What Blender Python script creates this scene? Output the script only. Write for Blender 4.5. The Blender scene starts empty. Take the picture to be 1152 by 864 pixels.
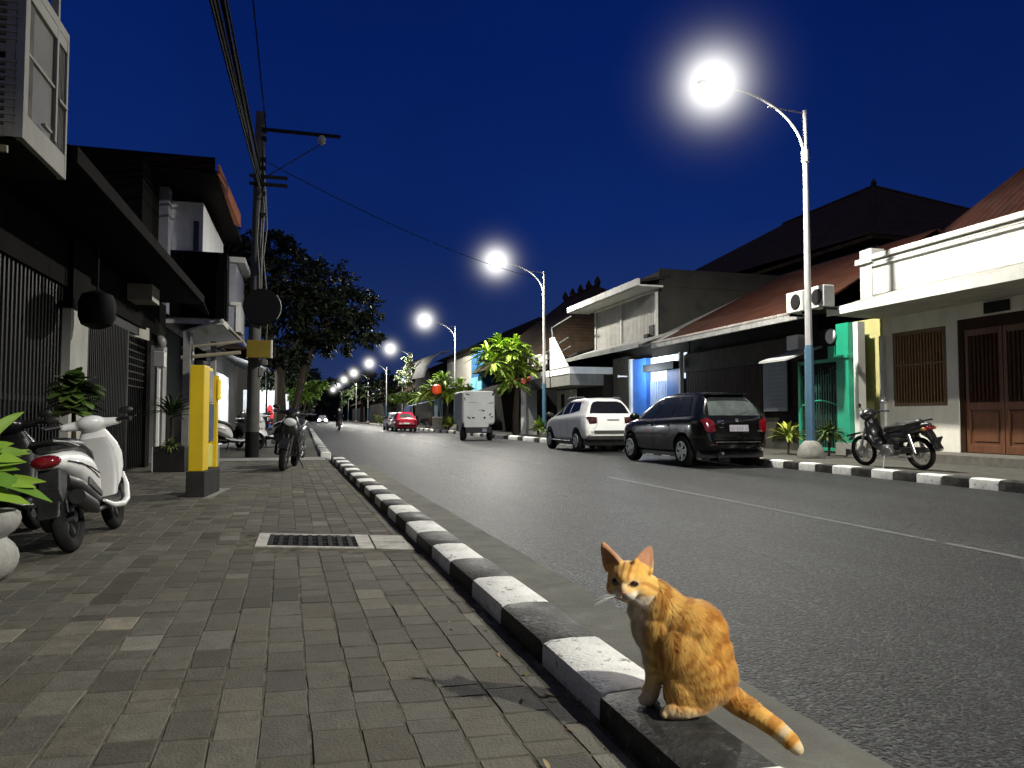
# Night street in a small town: an orange cat on a painted kerb, lamps, parked cars and shop houses.
import bpy, bmesh, math, random
from mathutils import Vector, Matrix, Euler
from mathutils.bvhtree import BVHTree
R = math.radians
rng = random.Random(7)
scene = bpy.context.scene
col = scene.collection

# ------------------------------------------------------------------ materials
MATS = {}
def mat(name, c, rough=.7, metal=0., var=.18, scale=6., bump=0., bscale=40., spec=.5, coat=0., emit=None, estr=0.,
        attr=None, trans=0., rvar=0., stretch=None, sheen=0., dirt=0., chips=None):
    if name in MATS: return MATS[name]
    if rough >= .5 and max(c) < .08 and spec == .5 and not metal: spec = .10
    elif rough >= .7 and spec == .5: spec = .25
    m = bpy.data.materials.new(name); m.use_nodes = True
    nt = m.node_tree; N = nt.nodes; L = nt.links
    b = N['Principled BSDF']
    tc = N.new('ShaderNodeTexCoord')
    mp = N.new('ShaderNodeMapping'); L.new(tc.outputs['Object'], mp.inputs[0])
    if stretch: mp.inputs['Scale'].default_value = stretch
    nz = N.new('ShaderNodeTexNoise'); nz.inputs['Scale'].default_value = scale; nz.inputs['Detail'].default_value = 6
    nz.inputs['Roughness'].default_value = .65
    L.new(mp.outputs[0], nz.inputs['Vector'])
    ramp = N.new('ShaderNodeMapRange'); ramp.inputs[1].default_value = .3; ramp.inputs[2].default_value = .7
    ramp.inputs[3].default_value = 1 - var; ramp.inputs[4].default_value = 1 + var
    L.new(nz.outputs[0], ramp.inputs[0])
    mx = N.new('ShaderNodeMix'); mx.data_type = 'RGBA'; mx.blend_type = 'MULTIPLY'; mx.inputs[0].default_value = 1
    mx.inputs[6].default_value = (*c, 1)
    if attr:
        a = N.new('ShaderNodeAttribute'); a.attribute_name = attr; L.new(a.outputs['Color'], mx.inputs[6])
    L.new(ramp.outputs[0], mx.inputs[7])
    out = mx.outputs[2]
    if dirt:
        n2 = N.new('ShaderNodeTexNoise'); n2.inputs['Scale'].default_value = scale*.35; n2.inputs['Detail'].default_value = 9
        n2.inputs['Roughness'].default_value = .75
        mp2 = N.new('ShaderNodeMapping'); mp2.inputs['Scale'].default_value = (1, 1, .25); L.new(tc.outputs['Object'], mp2.inputs[0])
        L.new(mp2.outputs[0], n2.inputs['Vector'])
        r2 = N.new('ShaderNodeMapRange'); r2.inputs[1].default_value = .48; r2.inputs[2].default_value = .72
        r2.inputs[3].default_value = 0; r2.inputs[4].default_value = dirt; L.new(n2.outputs[0], r2.inputs[0])
        m2 = N.new('ShaderNodeMix'); m2.data_type = 'RGBA'; m2.inputs[7].default_value = (.045, .04, .03, 1)
        L.new(r2.outputs[0], m2.inputs[0]); L.new(out, m2.inputs[6]); out = m2.outputs[2]
    if chips:
        n4 = N.new('ShaderNodeTexNoise'); n4.inputs['Scale'].default_value = 17; n4.inputs['Detail'].default_value = 10; n4.inputs['Roughness'].default_value = .72
        L.new(tc.outputs['Object'], n4.inputs['Vector'])
        r4_ = N.new('ShaderNodeMapRange'); r4_.inputs[1].default_value = .585; r4_.inputs[2].default_value = .615; r4_.inputs[3].default_value = 0; r4_.inputs[4].default_value = .85; L.new(n4.outputs[0], r4_.inputs[0])
        m4 = N.new('ShaderNodeMix'); m4.data_type = 'RGBA'; m4.inputs[7].default_value = (*chips, 1)
        L.new(r4_.outputs[0], m4.inputs[0]); L.new(out, m4.inputs[6]); out = m4.outputs[2]
    L.new(out, b.inputs['Base Color'])
    b.inputs['Roughness'].default_value = rough; b.inputs['Metallic'].default_value = metal
    b.inputs['Specular IOR Level'].default_value = spec
    b.inputs['Coat Weight'].default_value = coat; b.inputs['Coat Roughness'].default_value = .05
    b.inputs['Transmission Weight'].default_value = trans
    b.inputs['Sheen Weight'].default_value = sheen
    if rvar:
        rr = N.new('ShaderNodeMapRange'); rr.inputs[1].default_value = .3; rr.inputs[2].default_value = .7
        rr.inputs[3].default_value = max(.02, rough-rvar); rr.inputs[4].default_value = min(1, rough+rvar)
        L.new(nz.outputs[0], rr.inputs[0]); L.new(rr.outputs[0], b.inputs['Roughness'])
    if bump:
        n3 = N.new('ShaderNodeTexNoise'); n3.inputs['Scale'].default_value = bscale; n3.inputs['Detail'].default_value = 5
        L.new(mp.outputs[0], n3.inputs['Vector'])
        bp = N.new('ShaderNodeBump'); bp.inputs['Strength'].default_value = bump; bp.inputs['Distance'].default_value = .02
        L.new(n3.outputs[0], bp.inputs['Height']); L.new(bp.outputs[0], b.inputs['Normal'])
    if emit:
        b.inputs['Emission Color'].default_value = (*emit, 1); b.inputs['Emission Strength'].default_value = estr
    m['out'] = 1
    MATS[name] = m
    return m

def mat_asphalt():
    m = mat('asphalt', (.026, .0275, .0272), rough=.50, spec=.30, var=.22, scale=.7, bump=.0)
    nt = m.node_tree; N = nt.nodes; L = nt.links; b = N['Principled BSDF']
    tc = N.new('ShaderNodeTexCoord')
    v = N.new('ShaderNodeTexVoronoi'); v.inputs['Scale'].default_value = 72; L.new(tc.outputs['Object'], v.inputs['Vector'])
    nz = N.new('ShaderNodeTexNoise'); nz.inputs['Scale'].default_value = 70; nz.inputs['Detail'].default_value = 4
    L.new(tc.outputs['Object'], nz.inputs['Vector'])
    # pale stones among the bitumen
    sp = N.new('ShaderNodeSeparateColor'); L.new(v.outputs['Color'], sp.inputs[0])
    mr = N.new('ShaderNodeMapRange'); mr.inputs[1].default_value = .62; mr.inputs[2].default_value = 1.; mr.inputs[3].default_value = .55; mr.inputs[4].default_value = 3.4
    L.new(sp.outputs[0], mr.inputs[0])
    src = b.inputs['Base Color'].links[0].from_socket
    mx = N.new('ShaderNodeMix'); mx.data_type = 'RGBA'; mx.blend_type = 'MULTIPLY'; mx.inputs[0].default_value = 1
    L.new(src, mx.inputs[6]); L.new(mr.outputs[0], mx.inputs[7])
    # long worn wheel tracks and oil patches
    mp = N.new('ShaderNodeMapping'); mp.inputs['Scale'].default_value = (.9, .07, 1); L.new(tc.outputs['Object'], mp.inputs[0])
    n2 = N.new('ShaderNodeTexNoise'); n2.inputs['Scale'].default_value = 1.1; n2.inputs['Detail'].default_value = 8; n2.inputs['Roughness'].default_value = .62; L.new(mp.outputs[0], n2.inputs['Vector'])
    m2 = N.new('ShaderNodeMapRange'); m2.inputs[1].default_value = .33; m2.inputs[2].default_value = .68; m2.inputs[3].default_value = .55; m2.inputs[4].default_value = 1.42
    L.new(n2.outputs[0], m2.inputs[0])
    mx2 = N.new('ShaderNodeMix'); mx2.data_type = 'RGBA'; mx2.blend_type = 'MULTIPLY'; mx2.inputs[0].default_value = 1
    L.new(mx.outputs[2], mx2.inputs[6]); L.new(m2.outputs[0], mx2.inputs[7]); 
    # thin wandering cracks, only in places
    nw = N.new('ShaderNodeTexNoise'); nw.inputs['Scale'].default_value = 1.3; nw.inputs['Detail'].default_value = 7; L.new(tc.outputs['Object'], nw.inputs['Vector'])
    wm = N.new('ShaderNodeMix'); wm.data_type = 'VECTOR'; wm.inputs[0].default_value = .35; L.new(tc.outputs['Object'], wm.inputs[4]); L.new(nw.outputs['Color'], wm.inputs[5])
    vc = N.new('ShaderNodeTexVoronoi'); vc.feature = 'DISTANCE_TO_EDGE'; vc.inputs['Scale'].default_value = .75; L.new(wm.outputs[1], vc.inputs['Vector'])
    cr = N.new('ShaderNodeMapRange'); cr.inputs[1].default_value = .002; cr.inputs[2].default_value = .011; cr.inputs[3].default_value = .35; cr.inputs[4].default_value = 1; L.new(vc.outputs['Distance'], cr.inputs[0])
    mk = N.new('ShaderNodeMapRange'); mk.inputs[1].default_value = .5; mk.inputs[2].default_value = .56; mk.inputs[3].default_value = 1; mk.inputs[4].default_value = 0; L.new(n2.outputs[0], mk.inputs[0])
    mxm = N.new('ShaderNodeMath'); mxm.operation = 'MAXIMUM'; L.new(cr.outputs[0], mxm.inputs[0]); L.new(mk.outputs[0], mxm.inputs[1])
    mx3 = N.new('ShaderNodeMix'); mx3.data_type = 'RGBA'; mx3.blend_type = 'MULTIPLY'; mx3.inputs[0].default_value = 1
    L.new(mx2.outputs[2], mx3.inputs[6]); L.new(mxm.outputs[0], mx3.inputs[7]); L.new(mx3.outputs[2], b.inputs['Base Color'])
    ad = N.new('ShaderNodeMath'); ad.operation = 'SUBTRACT'; L.new(nz.outputs[0], ad.inputs[0]); L.new(v.outputs['Distance'], ad.inputs[1])
    bp = N.new('ShaderNodeBump'); bp.inputs['Strength'].default_value = 1.; bp.inputs['Distance'].default_value = .018
    L.new(ad.outputs[0], bp.inputs['Height']); L.new(bp.outputs[0], b.inputs['Normal'])
    return m

def mat_corrugated(name, c, axis=0, scale=14., depth=.6, rough=.6, dirt=.4, var=.2):
    m = mat(name, c, rough=rough, var=var, scale=3, dirt=dirt)
    nt = m.node_tree; N = nt.nodes; L = nt.links; b = N['Principled BSDF']
    tc = N.new('ShaderNodeTexCoord'); w = N.new('ShaderNodeTexWave'); w.inputs['Scale'].default_value = scale
    w.bands_direction = 'XYZ'[axis]; L.new(tc.outputs['Object'], w.inputs['Vector'])
    bp = N.new('ShaderNodeBump'); bp.inputs['Strength'].default_value = depth; bp.inputs['Distance'].default_value = .03
    L.new(w.outputs[1], bp.inputs['Height']); L.new(bp.outputs[0], b.inputs['Normal'])
    return m

def mat_tiles(name, c):
    # clay roof tiles: rows along the slope
    m = mat(name, c, rough=.8, var=.35, scale=2.5, dirt=.5)
    nt = m.node_tree; N = nt.nodes; L = nt.links; b = N['Principled BSDF']
    tc = N.new('ShaderNodeTexCoord')
    w = N.new('ShaderNodeTexWave'); w.inputs['Scale'].default_value = 1.6; w.bands_direction = 'Z'; w.wave_profile = 'SAW'
    L.new(tc.outputs['Object'], w.inputs['Vector'])
    w2 = N.new('ShaderNodeTexWave'); w2.inputs['Scale'].default_value = 1.5; w2.bands_direction = 'Y'
    L.new(tc.outputs['Object'], w2.inputs['Vector'])
    ad = N.new('ShaderNodeMath'); ad.operation = 'ADD'; L.new(w.outputs[1], ad.inputs[0]); L.new(w2.outputs[1], ad.inputs[1])
    bp = N.new('ShaderNodeBump'); bp.inputs['Strength'].default_value = .9; bp.inputs['Distance'].default_value = .05
    L.new(ad.outputs[0], bp.inputs['Height']); L.new(bp.outputs[0], b.inputs['Normal'])
    return m

BLACK = mat('black_plastic', (.012, .012, .012), rough=.45, var=.3, rvar=.12)
RUBBER = mat('rubber', (.016, .016, .015), rough=.85, var=.3)
CHROME = mat('chrome', (.75, .75, .74), rough=.18, metal=1, var=.05)
STEEL = mat('steel', (.42, .43, .43), rough=.42, metal=.9, var=.15, rvar=.1)
GLASS = mat('dark_glass', (.010, .012, .012), rough=.08, var=.3, spec=.35)
REDL = mat('red_lens', (.15, .004, .008), rough=.14, var=.55, scale=14, coat=1, emit=(1, .03, .03), estr=.012)
DARKRED = mat('dark_red_lens', (.030, .003, .005), rough=.15, var=.15, coat=1)
CLEARL = mat('clear_lens', (.75, .77, .78), rough=.1, var=.1, coat=1)
WHITEPAINT = mat('white_paint', (.78, .78, .74), rough=.6, var=.06, dirt=.18, scale=3)
WHITEWALL = mat('white_wall', (.70, .70, .64), rough=.85, var=.07, scale=1.6, dirt=.38, bump=.12, bscale=60)
GREYWALL = mat('grey_wall', (.20, .20, .18), rough=.9, var=.2, scale=1.5, dirt=.6, bump=.15)
DARKWALL = mat('dark_wall', (.022, .021, .019), rough=.9, var=.25, scale=1.5, dirt=.5)
BLACKISH = mat('black_iron', (.014, .014, .014), rough=.55, var=.3)
DARKWOOD = mat('dark_wood', (.035, .018, .010), rough=.6, var=.35, scale=4, stretch=(6, 6, .6))
CONCRETE = mat('concrete', (.24, .235, .21), rough=.9, var=.22, scale=5, dirt=.5, bump=.25, bscale=50)
WIRE = mat('wire_black', (.006, .006, .006), rough=.6)

# ------------------------------------------------------------------ mesh builder
class MB:
    def __init__(s): s.v = []; s.f = []; s.c = []; s.cur = None
    def add(s, vs, fs, c=None):
        o = len(s.v); s.v += [Vector(p) for p in vs]
        for f in fs: s.f.append(tuple(i+o for i in f)); s.c.append(c if c is not None else s.cur)
    def box(s, c, d, rot=None, M=None):
        x, y, z = (k/2 for k in d)
        vs = [Vector((a*x, b*y, e*z)) for a in (-1, 1) for b in (-1, 1) for e in (-1, 1)]
        m = Euler(rot).to_matrix() if rot else (M or Matrix.Identity(3))
        s.add([m @ p + Vector(c) for p in vs], [(0,1,3,2),(4,6,7,5),(0,4,5,1),(2,3,7,6),(0,2,6,4),(1,5,7,3)])
    def bx(s, x0, x1, y0, y1, z0, z1): s.box(((x0+x1)/2, (y0+y1)/2, (z0+z1)/2), (abs(x1-x0), abs(y1-y0), abs(z1-z0)))
    def tube(s, pts, r, n=8, caps=True):
        pts = [Vector(p) for p in pts]; m = len(pts)
        rs = r if isinstance(r, (list, tuple)) else [r]*m
        o = len(s.v); prev = None
        for i, p in enumerate(pts):
            t = (pts[min(i+1, m-1)] - pts[max(i-1, 0)])
            t = t.normalized() if t.length > 1e-9 else Vector((0, 0, 1))
            if prev is None:
                a = t.orthogonal().normalized()
            else:
                a = prev - t*prev.dot(t)
                a = a.normalized() if a.length > 1e-6 else t.orthogonal().normalized()
            prev = a; b = t.cross(a)
            for k in range(n):
                w = 2*math.pi*k/n
                s.v.append(p + (a*math.cos(w) + b*math.sin(w))*rs[i])
        for i in range(m-1):
            for k in range(n):
                k2 = (k+1) % n
                s.f.append((o+i*n+k, o+i*n+k2, o+(i+1)*n+k2, o+(i+1)*n+k)); s.c.append(s.cur)
        if caps:
            s.f.append(tuple(o+k for k in range(n))[::-1]); s.c.append(s.cur)
            s.f.append(tuple(o+(m-1)*n+k for k in range(n))); s.c.append(s.cur)
    def bar(s, p, q, r, n=6): s.tube([p, q], r, n)
    def lathe(s, prof, c=(0,0,0), n=24, M=None, caps=True):
        # profile of (radius, height) about local z
        o = len(s.v); m = M or Matrix.Identity(3)
        for (r, z) in prof:
            for k in range(n):
                w = 2*math.pi*k/n
                s.v.append(m @ Vector((r*math.cos(w), r*math.sin(w), z)) + Vector(c))
        for i in range(len(prof)-1):
            for k in range(n):
                k2 = (k+1) % n
                s.f.append((o+i*n+k, o+i*n+k2, o+(i+1)*n+k2, o+(i+1)*n+k)); s.c.append(s.cur)
        if not caps: return
        s.f.append(tuple(o+k for k in range(n))[::-1]); s.c.append(s.cur)
        s.f.append(tuple(o+(len(prof)-1)*n+k for k in range(n))); s.c.append(s.cur)
    def ball(s, c, r, n=12, m=8, M=None):
        rr = r if isinstance(r, (list, tuple)) else (r, r, r)
        mm = M or Matrix.Identity(3); o = len(s.v)
        for i in range(m+1):
            a = math.pi*i/m
            for k in range(n):
                w = 2*math.pi*k/n
                s.v.append(mm @ Vector((rr[0]*math.sin(a)*math.cos(w), rr[1]*math.sin(a)*math.sin(w), rr[2]*math.cos(a))) + Vector(c))
        for i in range(m):
            for k in range(n):
                k2 = (k+1) % n
                s.f.append((o+i*n+k, o+(i+1)*n+k, o+(i+1)*n+k2, o+i*n+k2)); s.c.append(s.cur)
    def prism(s, poly, d, M=None, c=(0,0,0)):
        # 2D polygon in local xy, thickness d along local z
        m = M or Matrix.Identity(3); n = len(poly); o = len(s.v)
        for z in (0, d):
            for (x, y) in poly: s.v.append(m @ Vector((x, y, z)) + Vector(c))
        s.f.append(tuple(o+i for i in range(n))[::-1]); s.f.append(tuple(o+n+i for i in range(n)))
        s.c += [s.cur]*2
        for i in range(n):
            j = (i+1) % n; s.f.append((o+i, o+j, o+n+j, o+n+i)); s.c.append(s.cur)
    def quad(s, a, b, c, d): s.add([a, b, c, d], [(0, 1, 2, 3)])
    def build(s, name, m, parent=None, smooth=False, bevel=0., world=False, seg=2, sub=0):
        me = bpy.data.meshes.new(name)
        off = Vector(parent['at']) if (world and parent is not None) else Vector((0, 0, 0))
        me.from_pydata([p-off for p in s.v], [], s.f)
        if any(c is not None for c in s.c):
            at = me.color_attributes.new('col', 'FLOAT_COLOR', 'CORNER')
            i = 0
            for f, c in zip(s.f, s.c):
                c = c or (1, 1, 1)
                for _ in f: at.data[i].color = (*c, 1); i += 1
        me.materials.append(m)
        o = bpy.data.objects.new(name, me); col.objects.link(o)
        if parent is not None: o.parent = parent
        bm = bmesh.new(); bm.from_mesh(me); bmesh.ops.recalc_face_normals(bm, faces=bm.faces); bm.to_mesh(me); bm.free()
        if smooth:
            for p in me.polygons: p.use_smooth = True
        if bevel:
            md = o.modifiers.new('bevel', 'BEVEL'); md.width = bevel; md.segments = seg; md.limit_method = 'ANGLE'; md.angle_limit = R(40)
        if sub:
            md = o.modifiers.new('sub', 'SUBSURF'); md.levels = md.render_levels = sub
        if smooth and not sub:
            try:
                md = None
                me.set_sharp_from_angle(angle=R(38))
            except Exception: pass
        return o

def thing(name, label, cat, loc=(0,0,0), rz=0, group=None):
    o = bpy.data.objects.new(name, None); col.objects.link(o)
    o.location = loc; o.rotation_euler = (0, 0, rz); o.empty_display_size = .2
    o['label'] = label; o['category'] = cat; o['at'] = tuple(loc)
    if group: o['group'] = group
    return o
def tag(o, label, cat, group=None, kind=None):
    o['label'] = label; o['category'] = cat
    if group: o['group'] = group
    if kind: o['kind'] = kind
    return o
def structure(o): o['kind'] = 'structure'; return o
def copy_tree(o, parent=None):
    c = o.copy(); col.objects.link(c)
    if parent is not None: c.parent = parent
    for ch in list(o.children): copy_tree(ch, c)
    return c
def place(o, loc, rz=0, label=None, group=None):
    o.location = loc; o.rotation_euler[2] = rz; o['at'] = tuple(loc)
    if label: o['label'] = label
    if group: o['group'] = group
    return o
def Rz(a): return Matrix.Rotation(a, 3, 'Z')
RX = Matrix.Rotation(R(90), 3, 'X')     # local xy polygon -> xz plane, thickness towards -y
def apply_mods(o):
    dg = bpy.context.evaluated_depsgraph_get(); dg.update()
    me = bpy.data.meshes.new_from_object(o.evaluated_get(dg))
    old = o.data; o.modifiers.clear(); o.data = me; return o
def blob(name, m, parent, parts, voxel=.012, smooth=6, attr=None):
    # one continuous surface grown from overlapping ellipsoids and tapered limbs
    mb = MB()
    for p in parts:
        if p[0] == 'e': mb.ball(p[1], p[2], 20, 14, M=(Euler(p[3]).to_matrix() if len(p) > 3 else None))
        elif p[0] == 't':
            pts, rs = p[1], p[2]
            for i in range(len(pts)-1):
                a, b = Vector(pts[i]), Vector(pts[i+1]); n = max(2, int((b-a).length/(.5*min(rs[i], rs[i+1])+1e-4)))
                n = min(n, 14)
                for k in range(n+1):
                    t = k/n; mb.ball(a.lerp(b, t), rs[i]*(1-t)+rs[i+1]*t, 12, 8)
        elif p[0] == 'b': mb.box(p[1], p[2], rot=p[3] if len(p) > 3 else None)
    o = mb.build(name, m, parent)
    md = o.modifiers.new('r', 'REMESH'); md.mode = 'VOXEL'; md.voxel_size = voxel; md.use_smooth_shade = True
    if smooth:
        ms = o.modifiers.new('s', 'SMOOTH'); ms.iterations = smooth; ms.factor = .5
    apply_mods(o)
    if not o.data.materials: o.data.materials.append(m)
    for p in o.data.polygons: p.use_smooth = True
    return o
def project(bvh, outline, axis, off=.004, cuts=3, origin=5.):
    # lay a flat outline onto a body: axis 'y+','y-','x-','x+','z+' is the side it is laid on from; outline holds the two other coordinates
    bm = bmesh.new()
    def p3(a, b, d): return {'x': Vector((d, a, b)), 'y': Vector((a, d, b)), 'z': Vector((a, b, d))}[axis[0]]
    sgn = 1 if axis[1] == '+' else -1
    vs = [bm.verts.new(p3(a, b, 0)) for a, b in outline]
    bm.faces.new(vs)
    bmesh.ops.triangulate(bm, faces=bm.faces)
    for _ in range(cuts): bmesh.ops.subdivide_edges(bm, edges=bm.edges, cuts=1, use_grid_fill=True)
    bmesh.ops.remove_doubles(bm, verts=bm.verts, dist=1e-5)
    dirv = p3(0, 0, -sgn)
    last = None
    for v in bm.verts:
        k = 'xyz'.index(axis[0]); o = v.co.copy(); o[k] = sgn*origin
        h = bvh.ray_cast(o, dirv)
        if h[0] is not None: v.co[k] = h[0][k] + sgn*off; last = v.co[k]
        else: v.co[k] = last if last is not None else 0
    mb = MB(); bm.verts.ensure_lookup_table()
    for i, v in enumerate(bm.verts): v.index = i
    mb.add([v.co.copy() for v in bm.verts], [tuple(v.index for v in f.verts) for f in bm.faces])
    bm.free()
    return mb
def bvh_of(o):
    me = o.data
    return BVHTree.FromPolygons([v.co.copy() for v in me.vertices], [tuple(p.vertices) for p in me.polygons])

# leaves
def leaf(mb, base, d, L, W, bend=.3, up=Vector((0,0,1)), n=3, c=None, fold=.25):
    d = Vector(d).normalized(); side = d.cross(up)
    if side.length < 1e-3: side = Vector((1, 0, 0))
    side.normalize(); nrm = side.cross(d)
    vs = []; fs = []
    for i in range(n+1):
        t = i/n; p = Vector(base) + d*(L*t) - Vector((0,0,1))*(bend*L*t*t)
        w = W*math.sin(math.pi*min(1, (t*.86+.12)))**.8*.5 if i < n else .002
        vs += [p - side*w + nrm*w*fold, p - nrm*w*.0, p + side*w + nrm*w*fold]
    for i in range(n):
        a = i*3; fs += [(a, a+1, a+4, a+3), (a+1, a+2, a+5, a+4)]
    mb.add(vs, fs, c)
def rdir(r, zmin=-1., zmax=1.):
    z = r.uniform(zmin, zmax); a = r.uniform(0, 2*math.pi); k = math.sqrt(max(0, 1-z*z))
    return Vector((k*math.cos(a), k*math.sin(a), z))
# ------------------------------------------------------------------ camera, sky, render settings
cam = bpy.data.cameras.new('camera'); co = bpy.data.objects.new('camera', cam); col.objects.link(co)
cam.sensor_width = 36; cam.lens = 26.0; cam.clip_end = 3000; cam.clip_start = .05
co.location = (0, 0, 1.02); co.rotation_euler = (R(90+2.615), 0, R(-15.5016))
scene.camera = co
scene.view_settings.view_transform = 'Standard'; scene.view_settings.look = 'None'; scene.view_settings.exposure = 0; scene.view_settings.gamma = 1
scene.render.engine = 'CYCLES'
cy = scene.cycles
cy.use_denoising = True
try: cy.denoiser = 'OPENIMAGEDENOISE'; cy.denoising_input_passes = 'RGB_ALBEDO_NORMAL'; cy.denoising_prefilter = 'ACCURATE'
except Exception: pass
cy.max_bounces = 6; cy.diffuse_bounces = 3; cy.glossy_bounces = 3; cy.transmission_bounces = 4; cy.volume_bounces = 0
cy.sample_clamp_indirect = 3.; cy.caustics_reflective = False; cy.caustics_refractive = False
cy.volume_step_rate = 1.5

w = bpy.data.worlds.new('World'); scene.world = w; w.use_nodes = True
nt = w.node_tree; N = nt.nodes; L = nt.links; bg = N['Background']
tc = N.new('ShaderNodeTexCoord'); sp = N.new('ShaderNodeSeparateXYZ'); L.new(tc.outputs['Generated'], sp.inputs[0])
rp = N.new('ShaderNodeValToRGB'); L.new(sp.outputs[2], rp.inputs[0])
e = rp.color_ramp.elements
e[0].position = 0.0; e[0].color = (.026, .042, .118, 1)
e[1].position = 1.0; e[1].color = (.0007, .005, .045, 1)
for p_, c_ in ((.10, (.0125, .030, .118, 1)), (.25, (.0036, .0175, .118, 1)), (.45, (.0014, .0118, .102, 1))):
    k = e.new(p_); k.color = c_
# after-glow of a sun well below the horizon, added to the deep blue
sky = N.new('ShaderNodeTexSky'); sky.sky_type = 'NISHITA'; sky.sun_disc = False; sky.sun_elevation = R(-6); sky.sun_rotation = R(200)
hz = N.new('ShaderNodeTexNoise'); hz.inputs['Scale'].default_value = 2.2; hz.inputs['Detail'].default_value = 6; L.new(tc.outputs['Generated'], hz.inputs['Vector'])
hr = N.new('ShaderNodeMapRange'); hr.inputs[1].default_value = .3; hr.inputs[2].default_value = .7; hr.inputs[3].default_value = .86; hr.inputs[4].default_value = 1.16; L.new(hz.outputs[0], hr.inputs[0])
hm = N.new('ShaderNodeMix'); hm.data_type = 'RGBA'; hm.blend_type = 'MULTIPLY'; hm.inputs[0].default_value = 1; L.new(rp.outputs[0], hm.inputs[6]); L.new(hr.outputs[0], hm.inputs[7])
sm = N.new('ShaderNodeMix'); sm.data_type = 'RGBA'; sm.blend_type = 'ADD'; sm.inputs[0].default_value = .01
L.new(hm.outputs[2], sm.inputs[6]); L.new(sky.outputs[0], sm.inputs[7]); L.new(sm.outputs[2], bg.inputs['Color'])
bg.inputs['Strength'].default_value = 1.0

# weak fill sun added to lift shadows, from the upper left behind the viewer
sl = bpy.data.lights.new('dusk_glow', 'SUN'); sl.energy = .21; sl.angle = R(120); sl.color = (1., .95, .84)
so = bpy.data.objects.new('dusk_glow', sl); col.objects.link(so); so.rotation_euler = (R(38), 0, R(-38))

# ------------------------------------------------------------------ ground, road, pavements
g = MB(); g.quad((-300, -60, -.03), (300, -60, -.03), (300, 900, -.03), (-300, 900, -.03))
structure(g.build('ground', mat('earth', (.05, .05, .045), rough=.95, var=.3, scale=.6)))
g = MB(); g.quad((-1.5, -30, 0), (9.6, -30, 0), (9.6, 400, 0), (-1.5, 400, 0))
structure(g.build('road', mat_asphalt()))
KA = .0247                                            # the left kerb runs a little off the road's line
def kx(y): return .90 - KA*min(y, 16)                 # its inner edge
g = MB()
for a, b in ((-12, 0), (0, 5.2), (5.2, 9), (9, 13), (13, 16.3)):
    g.quad((kx(a)+.20, a+.004, .006), (kx(a)+.80, a+.004, .006), (kx(b)+.80, b-.004, .006), (kx(b)+.20, b-.004, .006))
structure(g.build('gutter', mat('gutter_concrete', (.13, .13, .11), rough=.9, var=.3, scale=3, dirt=.45, bump=.3, bscale=90)))

# centre line: worn thermoplastic strip
def line_mat():
    m = mat('road_paint', (.14, .14, .135), rough=.8, var=.4, scale=9)
    return m
g = MB()
for a, b in ((-8, 4.9), (5.0, 11.9), (15.6, 21.5), (21.55, 36), (40, 56), (62, 80)):
    yy = a
    while yy < b-.01:
        y2 = min(b, yy+.9); j = rng.uniform(-.006, .006)
        g.quad((4.98+j, yy, .004), (5.055+j+rng.uniform(-.01, .01), yy, .004), (5.055+j, y2, .004), (4.98+j, y2, .004)); yy = y2
structure(g.build('road_marking', line_mat()))

# left pavement: individually laid pavers in columns along the kerb
r2 = random.Random(21)
pv = MB(); a0 = math.atan(KA)
base = (.095, .0905, .0735)
def paver(x0, x1, y0, y1, sk):
    h = r2.gauss(.0003, .0009); tx = r2.gauss(0, .0022); ty = r2.gauss(0, .0022)
    k = max(.5, r2.gauss(1, .17))
    if r2.random() < .05: k *= 1.5
    wst = r2.uniform(-.02, .05)
    c = (base[0]*k*(1+wst), base[1]*k, base[2]*k*(1-wst*1.2))
    gp = .0018; bv = .0042
    X = lambda x, y: x - KA*y
    Yk = lambda x, y: y - sk*x
    xs = (x0+gp, x1-gp); ys = (y0+gp, y1-gp)
    cx, cy_ = (x0+x1)/2, (y0+y1)/2
    lo = []; hi = []
    for (sx, sy) in ((0,0),(1,0),(1,1),(0,1)):
        x, y = xs[sx], ys[sy]
        jx, jy = r2.gauss(0, .0026), r2.gauss(0, .0026)
        z = .12 + h + tx*(x-cx) + ty*(y-cy_)
        lo.append(Vector((X(x+jx, y), Yk(x+jx, y+jy), z-.007)))
        x2 = x + (bv if sx == 0 else -bv); y2 = y + (bv if sy == 0 else -bv)
        hi.append(Vector((X(x2+jx, y), Yk(x2+jx, y2+jy), z)))
    pv.add(lo+hi, [(4,5,6,7),(0,1,5,4),(1,2,6,5),(2,3,7,6),(3,0,4,7)], c)
xcol = .885; ci = 0
while xcol > -3.4:
    wd = r2.uniform(.132, .150) if ci else .10
    x1, x0 = xcol, xcol-wd; yy = -2.2 + r2.uniform(0, .2)
    while yy < 17.2:
        ln = r2.choice((.14, .14, .21, .21, .21, .28, .10) if yy < 7 else (.14, .21, .21, .28))
        if not (4.95 < yy+ln/2-.08*(x0) < 6.25 and -.42 < (x0+x1)/2-KA*yy < .80):
            paver(x0, x1, yy, yy+ln, .08)
        else:
            yc = yy+ln/2; xc = (x0+x1)/2 - KA*yc
            lo = 5.42 - .38*(xc+.34)
            if not (lo-.1 < yc < lo+.72): paver(x0, x1, yy, yy+ln, .08)
        yy += ln
    xcol -= wd; ci += 1
PAVE = mat('paver_concrete', (.1, .1, .09), rough=.82, var=.24, scale=16, bump=.35, bscale=110, attr='col', rvar=.12, dirt=.45)
structure(pv.build('pavement', PAVE))
g = MB(); g.bx(-40, .0, -30, 17.0, -.02, .1176)
g.add([(.0, -12, .1176), (kx(-12)+.02, -12, .1176), (kx(16)+.02, 16.9, .1176), (.0, 16.9, .1176)], [(0,1,2,3)])
structure(g.build('paving_bed', mat('joint_sand', (.080, .074, .054), rough=1, var=.85, scale=9)))
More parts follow.
